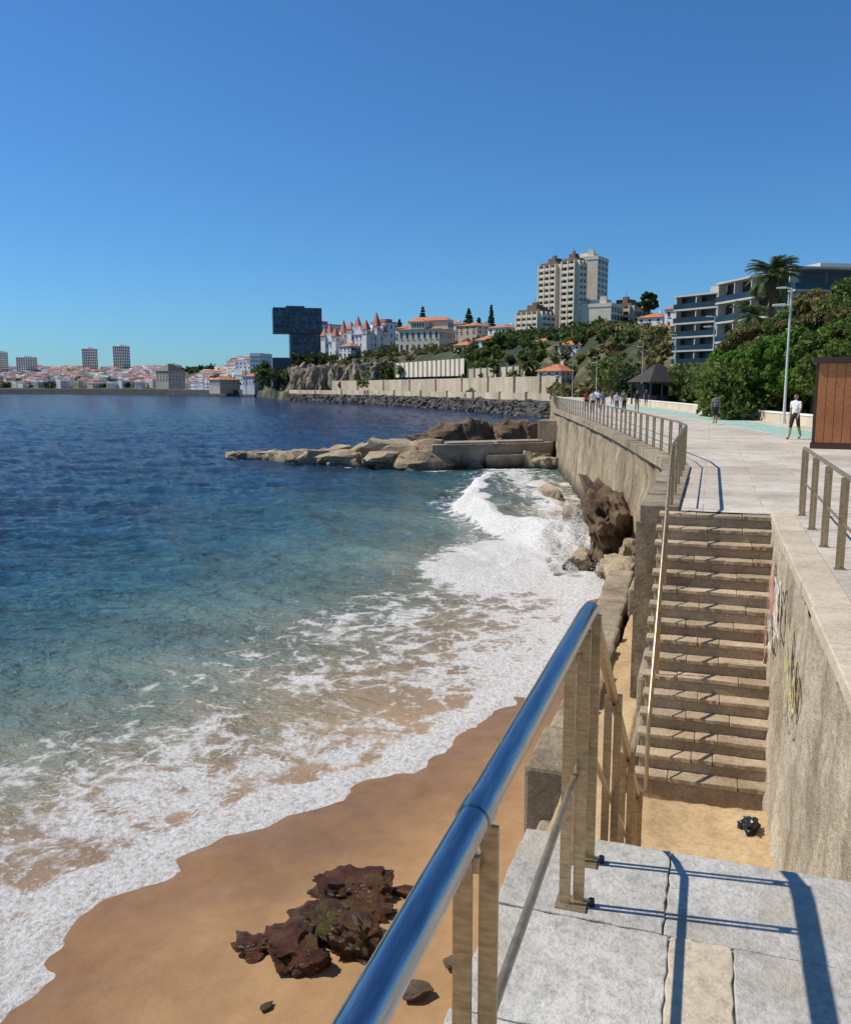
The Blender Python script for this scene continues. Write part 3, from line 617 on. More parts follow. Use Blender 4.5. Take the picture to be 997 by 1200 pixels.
for i,(a,F,h,cr,mt) in enumerate([(.372,66,5.6,2.9,L_bright),(.40,62,7.0,3.4,L_olive),(.435,60,8.1,3.8,L_mid),(.475,58,8.8,4.0,L_olive),(.52,56,9.2,4.3,L_mid),(.455,52,6.2,2.8,L_bright),(.50,46,6.0,2.8,L_mid),(.39,56,4.9,2.4,L_bright),(.352,76,4.8,2.5,L_mid),(.56,50,8.6,4,L_olive),(.415,54,5.4,2.4,L_bright),(.44,66,8.2,3.4,L_olive)]):
    x,y=at(a,F); tree('broadleaf_tree',x,y,PROM,h,cr,mt,66,520,.14,.2,i,.75,.12)
mass('hedge',.335,.52,60,8,-.030,.02,90,1.4,.2,L_mid,250)
def palm(name,x,y,z0,h,L,nf=46,tr=.28,leafw=.035):
    par=empty(name,(x,y,z0)); m=MB(); m.tube([(0,0,-.2),(.1,0,h*.4),(.15,.05,h*.8),(.1,0,h)],[tr*1.2,tr,tr*.9,tr*1.3],10); m.obj('trunk',M_trunk,par)
    V=[];Q=[];o=Vector((.1,0,h))
    for i in range(nf):
        th=i*2.399; el0=random.uniform(-.55,1.35); dirh=Vector((math.cos(th),math.sin(th),0)); p=o.copy(); e=el0; pr=[p.copy()]
        for k in range(10):
            p=p+(dirh*math.cos(e)+Vector((0,0,1))*math.sin(e))*L/10; e-=.13; pr.append(p.copy())
        side=Vector((-dirh.y,dirh.x,0))
        for k in range(2,11):
            for sd in (-1,1):
                for j in range(2):
                    b0=pr[k]*(1-j*.5)+pr[k-1]*(j*.5); t=(pr[k]-pr[k-1]).normalized(); ll=L*.22*(1-abs(k-6)/9)
                    tip=b0+(side*sd*.75+t*.7+Vector((0,0,-.35)))*ll; w_=t*leafw*L*.5
                    n0=len(V); V+=[tuple(b0-w_),tuple(b0+w_),tuple(tip+w_*.3),tuple(tip-w_*.3)]; Q.append((n0,n0+1,n0+2,n0+3))
    fast('fronds',V,Q,L_palm,par); return par
x,y=at(.398,74); palm('palm_tree',x,y,PROM,11.2,2.4,100,.3,.05)
x,y=at(.378,80); palm('palm_tree',x,y,PROM,8.3,2.4,60,.3,.05)
for a,F,h in ((.083,250,8),(.262,170,7),(.118,230,7),(.07,290,8),(-.03,330,8)):
    x,y=at(a,F); palm('palm_tree',x,y,5,h,3.0,34,.3,.09)
mass('hillside_trees',-.20,-.155,470,20,.002,.030,70,4.0,1.1,L_dark)
mass('hillside_trees',-.155,-.075,440,12,.030,.038,40,2.4,.9,L_dark)
mass('hillside_trees',-.075,.05,360,20,.004,.030,120,2.8,.8,L_dark)
mass('hillside_trees',-.075,.05,345,16,.004,.022,60,2.2,.7,L_mid)
mass('hillside_trees',.035,.13,345,25,.020,.050,90,3.2,.8,L_dark)
mass('hillside_trees',.055,.13,300,20,.005,.042,70,3.0,.8,L_mid)
mass('hillside_trees',.115,.24,262,16,.008,.030,120,2.6,.7,L_olive)
mass('hillside_trees',.115,.24,250,16,.006,.026,80,2.4,.6,L_dark)
mass('hillside_trees',.20,.30,190,20,.000,.034,130,2.5,.55,L_mid)
mass('hillside_trees',.22,.35,150,15,-.010,.018,150,2.0,.45,L_dark)
mass('hillside_trees',.29,.345,105,10,-.015,.022,90,1.6,.35,L_mid)
mass('hillside_trees',.22,.30,330,20,.060,.084,36,2.8,.8,L_dark)
for a0,a1,F,dF,nc,rd,mt in ((.04,.32,290,60,220,2.3,L_dark),(.05,.32,260,70,130,2.0,L_mid),(-.15,.05,450,50,220,2.8,L_dark),(.15,.33,200,40,140,1.9,L_olive),(-.1,.1,380,50,120,2.3,L_olive)):
    mass('hillside_shrubs',a0,a1,F,dF,0,0,nc,rd,.7,mt,70,True)
mass('distant_trees',-.85,-.22,1400,160,0,0,220,6,3,L_dark,50,True)
mass('distant_trees',-.27,-.19,660,50,.002,.012,60,5,1.6,L_dark,60)
def conifer(name,x,y,z0,h,r_):
    par=empty(name,(x,y,z0)); m=MB(); m.tube([(0,0,0),(0,0,h)],[.4,.06],6); m.obj('trunk',M_trunk,par)
    C=[];R_=[]
    for k in range(11):
        zz=h*(.2+.78*k/10); rk=r_*(1-k/11.5)
        for j in range(6):
            th=j*1.047+k; q=random.uniform(.4,.75); C.append((rk*q*math.cos(th),rk*q*math.sin(th),zz+random.uniform(-.3,.3))); R_.append((rk*.45+.1,rk*.45+.1,h*.026))
    V,Q=leafcloud(C,R_,46,.35); fast('crown',V,Q,L_dark,par)
for a,F,e0,e1,r_ in ((-.003,430,.05,.093,4.2),(.05,400,.06,.091,3.8),(.076,400,.06,.095,2.4),(.062,400,.05,.080,4),(-.03,440,.05,.078,3)):
    x,y=at(a,F); conifer('norfolk_pine',x,y,zt(e0,F),zt(e1,F)-zt(e0,F),r_)
x,y=at(.258,300); tree('broadleaf_tree',x,y,zt(.07,300),12,3.6,L_dark,30,160,.5,.3,3)
x,y=at(.09,280); tree('broadleaf_tree',x,y,zt(.0,280),17,7.5,L_mid,50,200,.6,.5,3,.6,.3)
x,y=at(.19,245); tree('umbrella_pine',x,y,zt(-.005,245),12,7,L_olive,50,200,.5,.5,3,.4,.5)
# ------------------------------------------------------------ buildings
def hip(m,x0,x1,y0,y1,z,h,ov=.5,mi=0,ridge=None):
    x0-=ov;x1+=ov;y0-=ov;y1+=ov; W,D=x1-x0,y1-y0; q=min(W,D)/2 if ridge is None else ridge
    if W>=D: r0,r1=(x0+q,(y0+y1)/2),(x1-q,(y0+y1)/2)
    else: r0,r1=((x0+x1)/2,y0+q),((x0+x1)/2,y1-q)
    vs_=[(x0,y0,z),(x1,y0,z),(x1,y1,z),(x0,y1,z),(*r0,z+h),(*r1,z+h)]
    if W>=D: fs=[(0,1,5,4),(1,2,5),(2,3,4,5),(3,0,4),(3,2,1,0)]
    else: fs=[(0,1,4),(1,2,5,4),(2,3,5),(3,0,4,5),(3,2,1,0)]
    m.add(vs_,fs,mi)
def wins(mw,mf,x0,x1,y0,y1,z0,fl,fh,nf,ns,ww=.5,hh_=.5,faces='flr',sill=True):
    for k in range(fl):
        za=z0+k*fh+fh*(1-hh_)*.5; zb=za+fh*hh_
        for fc in faces:
            n_=nf if fc=='f' else ns
            for i in range(n_):
                if fc=='f':
                    st=(x1-x0)/n_; c=x0+st*(i+.5); w_=st*ww/2; mw.box(c-w_,c+w_,y0-.05,y0+.1,za,zb)
                    if sill: mf.box(c-w_-.15,c+w_+.15,y0-.22,y0-.002,za-.18,za-.02)
                else:
                    st=(y1-y0)/n_; c=y0+st*(i+.5); w_=st*ww/2
                    if fc=='l':
                        mw.box(x0-.05,x0+.1,c-w_,c+w_,za,zb)
                        if sill: mf.box(x0-.22,x0-.002,c-w_-.15,c+w_+.15,za-.18,za-.02)
                    else: mw.box(x1-.1,x1+.05,c-w_,c+w_,za,zb)
def house(name,a,F,W,D,z0,z1,ex=40,floors=2,nf=4,ns=3,wall=M_white,roof='hip',rmat=M_tile,rh=2.5,extra=None,ww=.3,hh_=.45,trim=M_white):
    x,y=at(a,F); par=empty(name,(x,y,0),PSI+math.radians(ex))
    m=MB(); m.box(-W/2,W/2,-D/2,D/2,z0-6,z1); mw=MB(); mf=MB(); mr=MB()
    wins(mw,mf,-W/2,W/2,-D/2,D/2,z0,floors,(z1-z0)/floors,nf,ns,ww,hh_)
    if roof=='hip':
        hip(mr,-W/2,W/2,-D/2,D/2,z1+.002,rh); m.box(W*.2,W*.2+.8,-.4,.4,z1,z1+rh+.8)
    else:
        mr.box(-W/2-.2,W/2+.2,-D/2-.2,D/2+.2,z1+.003,z1+.5); mr.box(-W/5,W/6,-D/5,D/4,z1+.5,z1+2.2)
    if extra: extra(m,mw,mf,mr,W,D,z0,z1)
    m.obj('walls',wall,par); mw.obj('windows',M_glass,par); mf.obj('sills',trim,par); mr.obj('roof',rmat,par); return par
x,y=at(-.149,480); par=empty('dark_glass_hotel',(x,y,0),PSI+math.radians(12)); F=480
zb,zm,ztp=zt(.030,F),zt(.062,F),zt(.091,F); m=MB(); mw=MB()
m.box(-13,13,-8,8,zm,ztp); m.box(-4,13,-6,8,zb-8,zm-.01); m.box(-6,4,-5,4,ztp+.01,ztp+1.2); m.box(-14,14,-9,8,zb-14,zb+1.5)
fl=6; fh=(ztp-zm)/fl
for k in range(fl):
    for i in range(20):
        c=-13+26*(i+.5)/20; mw.box(c-.50,c+.50,-8.12,-8.0,zm+k*fh+.35,zm+(k+1)*fh-.35,random.choice([0,0,1,1,2]))
    for i in range(12):
        c=-8+16*(i+.5)/12; mw.box(-13.12,-13,c-.5,c+.5,zm+k*fh+.35,zm+(k+1)*fh-.35,random.choice([0,1]))
for k in range(5):
    for i in range(12):
        c=-4+17*(i+.5)/12; mw.box(c-.52,c+.52,-6.12,-6.0,zm-(k+1)*fh+.35,zm-k*fh-.35,random.choice([0,0,1,2]))
    for i in range(8):
        c=-6+14*(i+.5)/8; mw.box(-4.12,-4.0,c-.60,c+.60,zm-(k+1)*fh+.35,zm-k*fh-.35,random.choice([0,0,1]))
m.obj('glass_volumes',plain('dark_curtain_wall',(.075,.10,.125),.45,0,.2,.1),par); mw.obj('glazing_panels',[M_bglass,plain('pale_glazing',(.04,.08,.11),.35),plain('teal_glazing',(.08,.15,.19),.35)],par)
def spires(m,mw,mf,mr,W,D,z0,z1):
    for (cx,cy,s,hh2,sp) in [(-W*.42,-D*.4,1.5,2.5,5),(W*.05,-D*.45,1.5,4.5,7),(W*.42,-D*.42,1.7,1.5,4.5),(-W*.15,D*.3,1.4,4,6),(-W*.45,D*.35,1.5,3.0,4)]:
        m.box(cx-s,cx+s,cy-s,cy+s,z0-4,z1+hh2); hip(mr,cx-s,cx+s,cy-s,cy+s,z1+hh2,sp,.35)
        for sg_ in (-.8,.4): mw.box(cx+sg_,cx+sg_+.5,cy-s-.05,cy-s+.1,z1+hh2-2.5,z1+hh2-1); mw.box(cx-s-.05,cx-s+.1,cy+sg_,cy+sg_+.5,z1+hh2-2.5,z1+hh2-1)
    for cx in (-W*.2,W*.25):
        m.add([(cx-2,-D/2-.3,z1),(cx+2,-D/2-.3,z1),(cx,-D/2-.3,z1+4.5),(cx-2,0,z1),(cx+2,0,z1),(cx,0,z1+4.5)],[(0,1,2),(0,2,5,3),(1,4,5,2),(3,5,4)])
        m.add([(-W/2-.3,cx*.6-2,z1),(-W/2-.3,cx*.6+2,z1),(-W/2-.3,cx*.6,z1+4.5),(0,cx*.6-2,z1),(0,cx*.6+2,z1),(0,cx*.6,z1+4.5)],[(0,1,2),(0,2,5,3),(1,4,5,2),(3,5,4)])
house('spired_mansion',-.068,440,15,13,zt(.036,440),zt(.060,440),52,3,6,5,M_white,'hip',M_pink,3.5,spires,.26)
house('spired_mansion',-.103,445,11,10,zt(.034,445),zt(.052,445),50,2,5,4,M_white,'hip',M_pink,3.0,spires,.26)
house('white_house',-.045,470,14,10,zt(.045,470),zt(.074,470),50,3,4,3,M_white,'flat',M_pink,2)
house('apartment_block',-.122,500,24,10,zt(.045,500),zt(.072,500),50,4,7,3,M_white,'flat',M_pink,2)
house('white_house',-.088,425,7,8,zt(.034,425),zt(.047,425),50,2,3,3,M_white,'hip',M_pink,1.8)
def villa(m,mw,mf,mr,W,D,z0,z1):
    m.box(-3,3,-D/2-1.5,D/2-2,z1,z1+4); hip(mr,-3,3,-D/2-1.5,D/2-2,z1+4,1.8,.5)
    m.box(-W/2-.5,-W/2+5,-3,4,z1,z1+3.2); hip(mr,-W/2-.5,-W/2+5,-3,4,z1+3.2,1.6,.4)
    for i in range(5): mw.box(-2.6+i*1.15,-2.0+i*1.15,-D/2-1.56,-D/2-1.4,z1+1,z1+3); mw.box(-W/2-.56,-W/2-.4,-2.6+i*1.3,-2.0+i*1.3,z1+.6,z1+2.4)
house('cream_villa',.002,390,17,20,zt(.038,390),zt(.066,390),64,2,6,7,M_cream,'hip',M_tile,2.0,villa,.34,.5)
def tower(name,a,F,W,D,z0,z1,ex,nf,ns,fl,wallm,balc='l',bm_=None,win='fl',fin=True):
    x,y=at(a,F); par=empty(name,(x,y,0),PSI+math.radians(ex)); m=MB(); mw=MB(); mb=MB()
    m.box(-W/2,W/2,-D/2,D/2,z0-10,z1); m.box(-W/4,W/5,-D/4,D/4,z1+.9,z1+2.6); m.box(-W/2-.15,W/2+.15,-D/2-.15,D/2+.15,z1-.4,z1+.9)
    m.box(-W*.4,-W*.3,-D*.3,-D*.1,z1+.9,z1+3.4); m.box(W*.25,W*.4,-D*.2,D*.2,z1+.9,z1+2.1); m.tube([(0,0,z1+2.6),(0,0,z1+5)],.06,6)
    fh=(z1-z0)/fl
    for k in range(fl):
        zb_=z0+k*fh
        for face,n_,half,o_ in (('f',nf,W/2,D/2),('l',ns,D/2,W/2)):
            if face not in win: continue
            st=2*half/n_
            for i in range(n_):
                c=-half+st*(i+.5)
                if face=='f': mw.box(c-st*.32,c+st*.32,-o_-.06,-o_+.1,zb_+.5,zb_+fh*.85)
                else: mw.box(-o_-.06,-o_+.1,c-st*.36,c+st*.36,zb_+.3,zb_+fh*.9)
                if face in balc:
                    if face=='l':
                        mb.box(-o_-1.4,-o_-.001,c-st*.42,c+st*.42,zb_-.12,zb_+.12); mb.box(-o_-1.45,-o_-1.3,c-st*.42,c+st*.42,zb_+.121,zb_+1.0)
                    else:
                        mb.box(c-st*.42,c+st*.42,-o_-1.4,-o_-.001,zb_-.12,zb_+.12); mb.box(c-st*.42,c+st*.42,-o_-1.45,-o_-1.3,zb_+.121,zb_+1.0)
    for i in range(ns+1):
        c=-D/2+D*i/ns
        if 'l' in balc and fin: mb.box(-W/2-1.55,-W/2-.002,c-.22,c+.22,z0-3,z1)
    for i in range(nf+1):
        c=-W/2+W*i/nf
        if 'f' in balc and fin: mb.box(c-.22,c+.22,-D/2-1.55,-D/2-.002,z0-3,z1)
    m.obj('walls',wallm,par); mw.obj('windows',M_glass,par)
    if mb.v: mb.obj('balconies_and_fins',bm_ or wallm,par)
    return par
F=330
tower('hotel_tower',.149,F,7,8,zt(.045,F),zt(.141,F),42,3,3,14,M_brown,'lf',M_cream)
tower('hotel_tower',.188,F+6,11,11,zt(.045,F),zt(.150,F),58,3,2,15,M_cream,'',M_beige,'f')
tower('hotel_tower',.170,F-8,4,6,zt(.045,F),zt(.143,F),42,2,2,14,M_brown,'lf',M_cream)
tower('hotel_wing',.127,F-10,7,10,zt(.045,F),zt(.084,F),42,3,4,6,M_brown,'lf',M_cream)
tower('hotel_wing',.203,F-10,12,12,zt(.040,F),zt(.090,F),58,4,2,6,M_cream,'',M_beige,'f')
tower('apartment_block',.232,F,11,11,zt(.045,F),zt(.093,F),45,4,4,7,M_brown,'lf',M_beige)
tower('apartment_block',.248,F+10,10,10,zt(.045,F),zt(.085,F),45,4,3,5,M_white,'l',M_white)
H_=[('orange_roof_house',.155,215,8,7,.004,.018,M_cream,M_tile,2),('orange_roof_house',.235,280,14,9,.045,.053,M_white,M_tile,1),('orange_roof_house',.275,240,9,9,.045,.066,M_cream,M_tile,2),
('orange_roof_house',.300,250,9,8,.055,.090,M_white,M_tile,3),('orange_roof_house',.255,235,9,6,.036,.046,M_cream,M_tile,1),('orange_roof_house',.063,400,18,11,.060,.070,M_beige,M_tile,2),('orange_roof_house',.095,380,15,10,.054,.068,M_white,M_pink,2),
('orange_roof_house',.035,420,12,10,.058,.072,M_white,M_tile,2),('orange_roof_house',.110,330,10,8,.046,.058,M_white,M_tile,2),('orange_roof_house',.290,220,9,9,.038,.053,M_beige,M_tile,2),('orange_roof_house',.268,290,10,9,.066,.080,M_white,M_tile,2),
('orange_roof_house',.215,240,10,7,.034,.046,M_cream,M_tile,1),('orange_roof_house',.05,330,9,7,.038,.048,M_cream,M_tile,1),('orange_roof_house',-.02,440,10,8,.058,.068,M_white,M_tile,2),('orange_roof_house',.285,180,8,7,.026,.042,M_white,M_tile,2),
('orange_roof_house',.075,320,9,7,.042,.054,M_white,M_tile,2),('orange_roof_house',.178,235,9,7,.034,.048,M_white,M_tile,2),('orange_roof_house',.245,200,8,7,.028,.042,M_cream,M_tile,1),('orange_roof_house',.20,280,14,9,.044,.058,M_beige,M_tile,2),('orange_roof_house',.14,270,9,8,.036,.050,M_white,M_pink,2),('white_house',.262,210,9,8,.036,.054,M_white,M_tile,2)]
for nm,a,F,W,D,e0,e1,wm,rm,fl_ in H_: house(nm,a,F,W,D,zt(e0,F),zt(e1,F),48,fl_,4,3,wm,'hip',rm,1.8)
def banded(name,a,F,W,D,z0,z1,ex,fl,col=M_white,slabm=M_grey):
    x,y=at(a,F); par=empty(name,(x,y,0),PSI+math.radians(ex)); m=MB(); mw=MB(); mb=MB(); mg=MB(); fh=(z1-z0)/fl
    m.box(-W/2,W/2,-D/2,D/2,z0-8,z1)
    for k in range(fl+1):
        zz=z0+k*fh; mb.box(-W/2-1.6,W/2+1.0,-D/2-1.6,D/2+.5,zz-.16,zz+.12)
        if k<fl:
            mg.box(-W/2-1.55,-W/2-1.50,-D/2-1.55,D/2+.5,zz+.123,zz+1.0); mg.box(-W/2-1.48,W/2+1,-D/2-1.55,-D/2-1.50,zz+.123,zz+1.0)
            for i in range(8):
                c=-D/2+D*(i+.5)/8; mw.box(-W/2-.06,-W/2+.1,c-D/8*.42,c+D/8*.42,zz+.13,zz+fh*.88)
            for i in range(6):
                c=-W/2+W*(i+.5)/6; mw.box(c-W/6*.42,c+W/6*.42,-D/2-.06,-D/2+.1,zz+.13,zz+fh*.88)
    for i in range(5):
        c=-D/2+D*i/4; mb.box(-W/2-1.45,-W/2-.1,c-.1,c+.1,z0,z1)
    mb.box(-W/4,W/4,-D/4,D/4,z1+.13,z1+1.6)
    m.obj('walls',col,par); mw.obj('windows',M_glass,par); mb.obj('balcony_slabs',slabm,par); mg.obj('glass_balustrades',M_bglass,par); return par
M_slabw=plain('balcony_concrete',(.48,.46,.42),.7,0,.1,.4)
banded('modern_apartment_building',.362,150,9,17,zt(.01,150),zt(.108,150),34,6,M_brown,M_slabw)
banded('modern_apartment_building',.475,132,26,18,zt(.03,132),zt(.126,132),12,4,M_grey,M_slabw)
banded('modern_apartment_building',.415,150,10,14,zt(.01,150),zt(.108,150),20,5,M_grey,M_slabw)
m=MB(); 
for i in range(1300):
    a=random.uniform(-.85,-.19)
    if a<-.29: t=random.random()**.8*330+25; F=Fc(a)+t
    else: F=random.uniform(max(Fc(a)+25,640),1000); t=F-Fc(a)
    x,y=at(a,F); W=random.uniform(8,22); D=random.uniform(8,14)
    z0=terr(a,t); H=random.uniform(5,11); yw=PSI+math.radians(random.uniform(45,75)); mi=random.choice([0,0,0,0,0,1,2])
    m.box(x-W/2,x+W/2,y-D/2,y+D/2,z0-6,z0+H,mi,yw,(x,y))
    n_=int(W/4)
    for fl in range(int(H/3)):
        for k in range(n_):
            c=x-W/2+W*(k+.5)/n_; m.box(c-.5,c+.5,y-D/2-.15,y-D/2+.1,z0+fl*3+1,z0+fl*3+2.2,3,yw,(x,y))
            c2=y-D/2+D*(k+.5)/n_; m.box(x-W/2-.15,x-W/2+.1,c2-.4,c2+.4,z0+fl*3+1,z0+fl*3+2.2,3,yw,(x,y))
    if random.random()<.4:
        q=MB(); hip(q,x-W/2,x+W/2,y-D/2,y+D/2,z0+H,random.uniform(1.5,2.6),.4); c,s2=math.cos(yw),math.sin(yw)
        m.add([(x+(vx-x)*c-(vy-y)*s2,y+(vx-x)*s2+(vy-y)*c,vz) for vx,vy,vz in q.v],q.f,4)
m.obj('distant_town',[M_white,M_cream,M_beige,M_glass,M_pink])
def dblock(a,e1,W): tower('distant_apartment_tower',a,1500,W,W*.8,18,zt(e1,1500),68,5,4,12,M_white,'',M_white)
dblock(-.391,.044,20); dblock(-.354,.047,22)
for a,e1,W in ((-.495,.040,18),(-.465,.034,26)): dblock(a,e1,W)
house('slate_roof_house',-.298,700,18,14,zt(.006,700),zt(.018,700),60,3,5,4,M_beige,'hip',M_slate,6)
house('orange_roof_house',-.235,600,20,10,zt(.002,600),zt(.008,600),60,2,5,4,M_cream,'hip',M_tile,2)
house('white_house',-.20,560,12,10,zt(.002,560),zt(.012,560),60,2,5,4,M_white,'hip',M_tile,2)
m=MB()
for a,F,h in ((-.44,1210,20),(-.27,1150,26),(-.285,900,14),(-.255,700,12),(-.21,500,14),(-.18,470,12),(-.36,1210,16)):
    x,y=at(a,F); m.tube([(x,y,2),(x,y,4+h)],.28,5)
m.obj('harbour_masts',M_steel)
x,y=at(.272,98); par=empty('beach_bar',(x,y,PROM),PSI+math.radians(20)); m=MB(); mr=MB(); ma=MB()
for px in (-2.2,-.7,.8,2.2):
    for py in (-1.8,1.8): m.box(px-.07,px+.07,py-.07,py+.07,0,2.5)
m.box(-1.6,1.6,.2,1.7,0,2.3); m.box(-2,2,-1.5,-1.1,0,1.05)
hip(mr,-2.4,2.4,-2,2,2.5,2.0,.3); m.obj('frame',M_black,par); mr.obj('roof',plain('dark_shingle',(.035,.025,.022),.8),par)
ma.add([(2.3,-2,2.6),(4.3,-2,2.6),(4.6,-3.2,2.0),(2.3,-3.2,2.0)],[(0,1,2,3)]); ma.add([(2.3,-2,2.62),(4.3,-2,2.62),(4.3,1,2.9),(2.3,1,2.9)],[(0,1,2,3)]); ma.box(4.2,4.3,-2,1,0,2.55)
ma.obj('red_awning',plain('red_awning',(.35,.05,.03),.7),par)
# ------------------------------------------------------------ kiosk
par=empty('wooden_kiosk',(3.15,30.4,PROM),math.radians(-8)); m=MB(); md=MB(); mo=MB(); mg=MB()
m.box(0,3.2,0,2.2,.18,2.75)
md.box(-.06,3.26,-.06,2.26,0,.18); md.box(-.12,3.32,-.12,2.32,2.752,2.93); md.box(-.02,.06,-.02,.06,.18,2.75)
for k in range(5): md.box(-.012,0,.12+k*.42,.14+k*.42,.25,2.7)
for k in range(12): m.box(.08+k*.26,.32+k*.26,-.025,0,.2,2.74)
mg.box(-.035,-.002,.25,1.95,.75,2.45); mo.box(-.042,-.036,.4,1.1,1.2,2.2); mg.box(1.3,2.9,-.05,-.026,1.1,2.3)
md.box(1.2,3.0,-.35,-.026,1.0,1.08)
m.obj('timber_body',M_wood,par,bevel=.006); md.obj('plinth_and_roof',plain('dark_brown_trim',(.05,.03,.02),.5),par); mg.obj('display_panel',M_black,par); mo.obj('poster',plain('poster_print',(.35,.22,.16),.5,0,.7,2.5),par)
def lamp(x,y,h=7.1,ang=math.pi):
    par=empty('street_lamp',(x,y,PROM)); m=MB(); m.tube([(0,0,0),(0,0,1.2),(0,0,h)],[.085,.075,.05],12); m.tube([(0,0,0),(0,0,.25)],.13,12)
    dx,dy=math.cos(ang),math.sin(ang)
    m.tube([(0,0,h-.9),(dx*.25,dy*.25,h-.88),(dx*.35,dy*.35,h-.9)],.03,8); m.tube([(0,0,h-.02),(dx*.5,dy*.5,h+.02)],.03,8)
    m.tube([(dx*.3,dy*.3,h-.88),(dx*.95,dy*.95,h-.90)],[.08,.06],10); m.tube([(dx*.3,dy*.3,h+.02),(dx*.8,dy*.8,h)],[.06,.04],8)
    m.obj('pole_and_heads',M_steel,par,True)
lamp(3.75,50.5,7.2,math.pi+.3); 
for a,F,h in ((.335,78,8.2),(.291,110,8.5),(.253,135,9),(.20,150,7),(.172,165,7)):
    x,y=at(a,F); lamp(x,y,h,math.pi+.3)
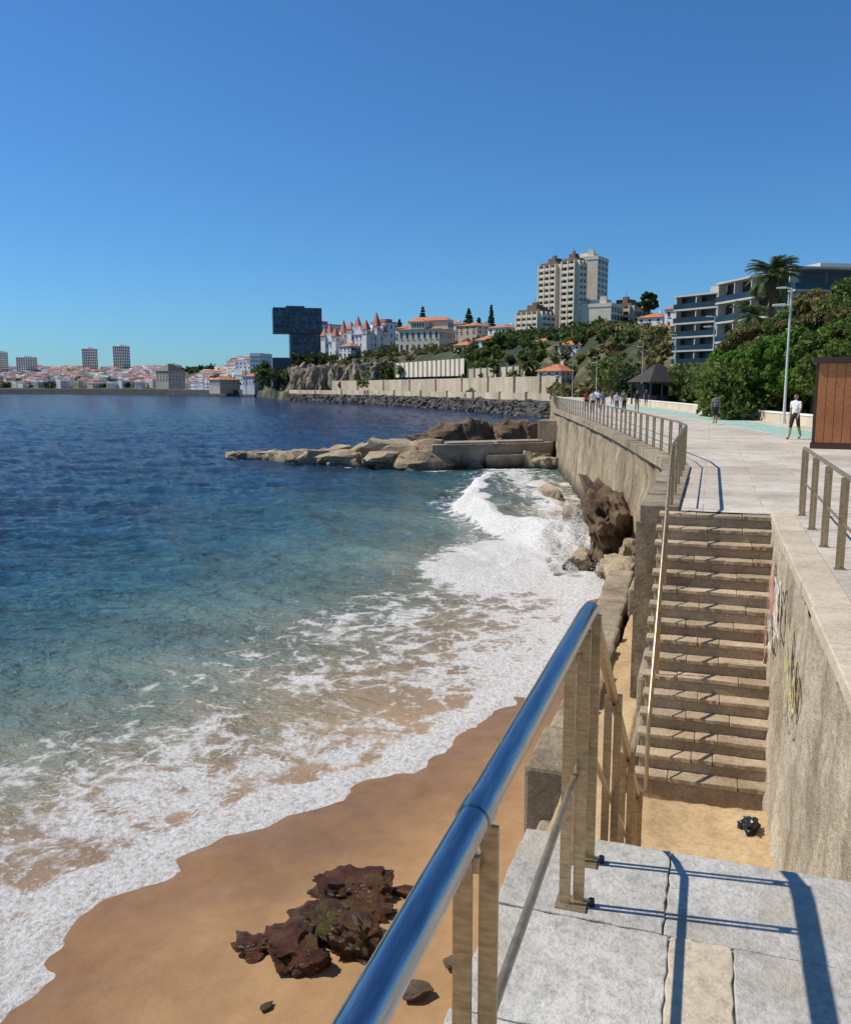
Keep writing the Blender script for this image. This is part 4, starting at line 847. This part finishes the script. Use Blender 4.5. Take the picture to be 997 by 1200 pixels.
# ------------------------------------------------------------ people
skin=plain('skin',(.42,.24,.16),.6,0,.05)
def person(name,x,y,z,face,hgt,shirt,short,stride=.22,long_=False,hair=(.03,.02,.015),armbend=.10):
    V=[(0,0,.95),(0,0,1.14),(0,0,1.34),(0,.0,1.46),(0,.01,1.53)]; R=[(.15,.10),(.13,.09),(.165,.10),(.055,.055),(.06,.06)]
    Ed=[(0,1),(1,2),(2,3),(3,4)]
    def addv(p,r,pa):
        V.append(p); R.append((r,r)); Ed.append((pa,len(V)-1)); return len(V)-1
    for s in (-1,1):
        st=stride*s
        h_=addv((.09*s,.0,.88),.10,0); k_=addv((.10*s,st*.55+.03,.50),.070,h_); an=addv((.10*s,st*1.25-(.05 if st<0 else 0),.09+(.05 if st<0 else 0)),.044,k_)
        hl=addv((.10*s,st*1.25+.05,.045+(.02 if st<0 else 0)),.038,an); addv((.11*s,st*1.25+.17,.035),.03,hl)
        sh=addv((.175*s,0,1.40),.06,2); el_=addv((.215*s,-st*.35,1.13),.044,sh); wr=addv((.215*s,-st*.7+armbend,.91),.030,el_); pa=addv((.215*s,-st*.75+armbend+.02,.85),.033,wr)
        for j in range(4):
            b0=addv((.215*s+.0,-st*.78+armbend+.0+.014*(j-1.5)+.02,.80),.009,pa); addv((.205*s,-st*.78+armbend+.012*(j-1.5)+.03,.76-.006*abs(j-1.5)),.007,b0)
        addv((.19*s,-st*.75+armbend+.07,.82),.010,pa)
    me=bpy.data.meshes.new(name); me.from_pydata(V,Ed,[]); o=link(bpy.data.objects.new(name,me))
    md=o.modifiers.new('Skin','SKIN'); 
    for i,(rx,ry) in enumerate(R): me.skin_vertices[0].data[i].radius=(rx,ry); me.skin_vertices[0].data[i].use_root=(i==0)
    md.use_smooth_shade=True; sb=o.modifiers.new('Sub','SUBSURF'); sb.levels=1; sb.render_levels=1
    dg=bpy.context.evaluated_depsgraph_get(); dg.update(); ev=o.evaluated_get(dg); m2=bpy.data.meshes.new_from_object(ev); o.modifiers.clear(); o.data=m2
    hm=plain('hair',hair,.8); sm=plain('shoes',(.05,.05,.05),.6)
    m2.materials.clear()
    for mm in (skin,shirt,short,hm,sm): m2.materials.append(mm)
    for p in m2.polygons:
        c=p.center; zc=c.z
        if zc<.085: mi=4
        elif zc<1.0 and abs(c.x)<.178: mi=2 if (zc>.46 or long_) else 0
        elif zc<1.49 and (abs(c.x)<.175 or zc>1.2): mi=1
        else: mi=0
        p.material_index=mi; p.use_smooth=True
    bm=bmesh.new(); bmesh.ops.create_uvsphere(bm,u_segments=20,v_segments=14,radius=1)
    vs_=[];
    for v in bm.verts:
        q=v.co; xx=q.x*.075; yy=q.y*.092; zz=q.z*.118; 
        if q.z<0: xx*=1+.25*q.z; yy*=1+.12*q.z
        if q.y>.85 and abs(q.x)<.25 and -.35<q.z<.1: yy+=.018
        vs_.append((xx,yy+.015,1.62+zz))
    fs=[tuple(v.index for v in f.verts) for f in bm.faces]; bm.free(); h=MB()
    for f in fs:
        c=[sum(vs_[i][k] for i in f)/len(f) for k in range(3)]
        h.m.append(1 if (c[2]>1.665 or (c[1]<.0 and c[2]>1.56)) else 0); h.f.append(f)
    h.v=vs_
    for s in (-1,1):
        h.box(.072*s-.008,.072*s+.008,-.005,.025,1.59,1.65,0); h.box(.028*s-.012,.028*s+.012,.098,.106,1.622,1.634,1)
    h.box(-.02,.02,.094,.103,1.560,1.567,1)
    h.obj('head',[skin,hm],o,True)
    o.location=(x,y,z); o.rotation_euler=(0,0,face); k=hgt/1.74; o.scale=(k,k,k)
    return o
wh=plain('white_shirt',(.75,.75,.73),.8,0,.05); bk=plain('black_cloth',(.02,.02,.025),.85); bl=plain('blue_cloth',(.08,.12,.28),.85); rd=plain('red_cloth',(.4,.06,.05),.85); khaki=plain('khaki_cloth',(.3,.25,.17),.85)
striped,nt,b=new_mat('striped_shirt'); wv_=N(nt,'ShaderNodeTexWave',bands_direction='Z'); wv_.inputs['Scale'].default_value=4; nt.links.new(pos(nt),wv_.inputs[0]); nt.links.new(ramp(nt,[(.45,(.03,.03,.04)),(.55,(.35,.33,.3))],wv_.outputs[0]),b.inputs['Base Color'])
person('walking_man',3.05,35.6,PROM+.004,math.radians(150),1.74,wh,bk,.2)
person('walking_person',.2,48.7,PROM+.01,math.radians(10),1.62,striped,bk,.12)
pp=[(-8.6,66,wh,bk,1.7),(-7.9,66.6,bl,khaki,1.65),(-7.0,68,wh,bl,1.6),(-6.3,66.5,khaki,bk,1.75),(-9.4,68.5,rd,bk,1.7),(-5.6,69.5,bk,khaki,1.7),(-9.9,80,wh,bk,1.7),(-8,84,bl,bk,1.7),(-12,95,wh,khaki,1.7),(-10.5,97,rd,bl,1.6),(-6.5,92,bk,bk,1.7)]
for i,(x,y,sh,so_,hg) in enumerate(pp): person('pedestrian',x,y,PROM+.01,math.radians(random.choice([0,180,200,20])),hg,sh,so_,random.uniform(-.2,.2),i%3==0)
# ------------------------------------------------------------ spray where the wave strikes the wall
M_foam=plain('white_foam',(.74,.70,.64),.8,0,.10,6)
C=[];R_=[]
for i in range(80):
    t=random.random(); y=28.5+t*8.5; x=E(y)-.6-random.random()*2.6; zz=.25+random.random()**2*2.0*math.exp(-((y-33.5)/2.6)**2)
    C.append((x,y,zz)); q=random.uniform(.12,.45); R_.append((q,q*1.2,q*1.0))
V,Q=leafcloud(C,R_,420,.020); fast('sea_spray',V,Q,M_foam)
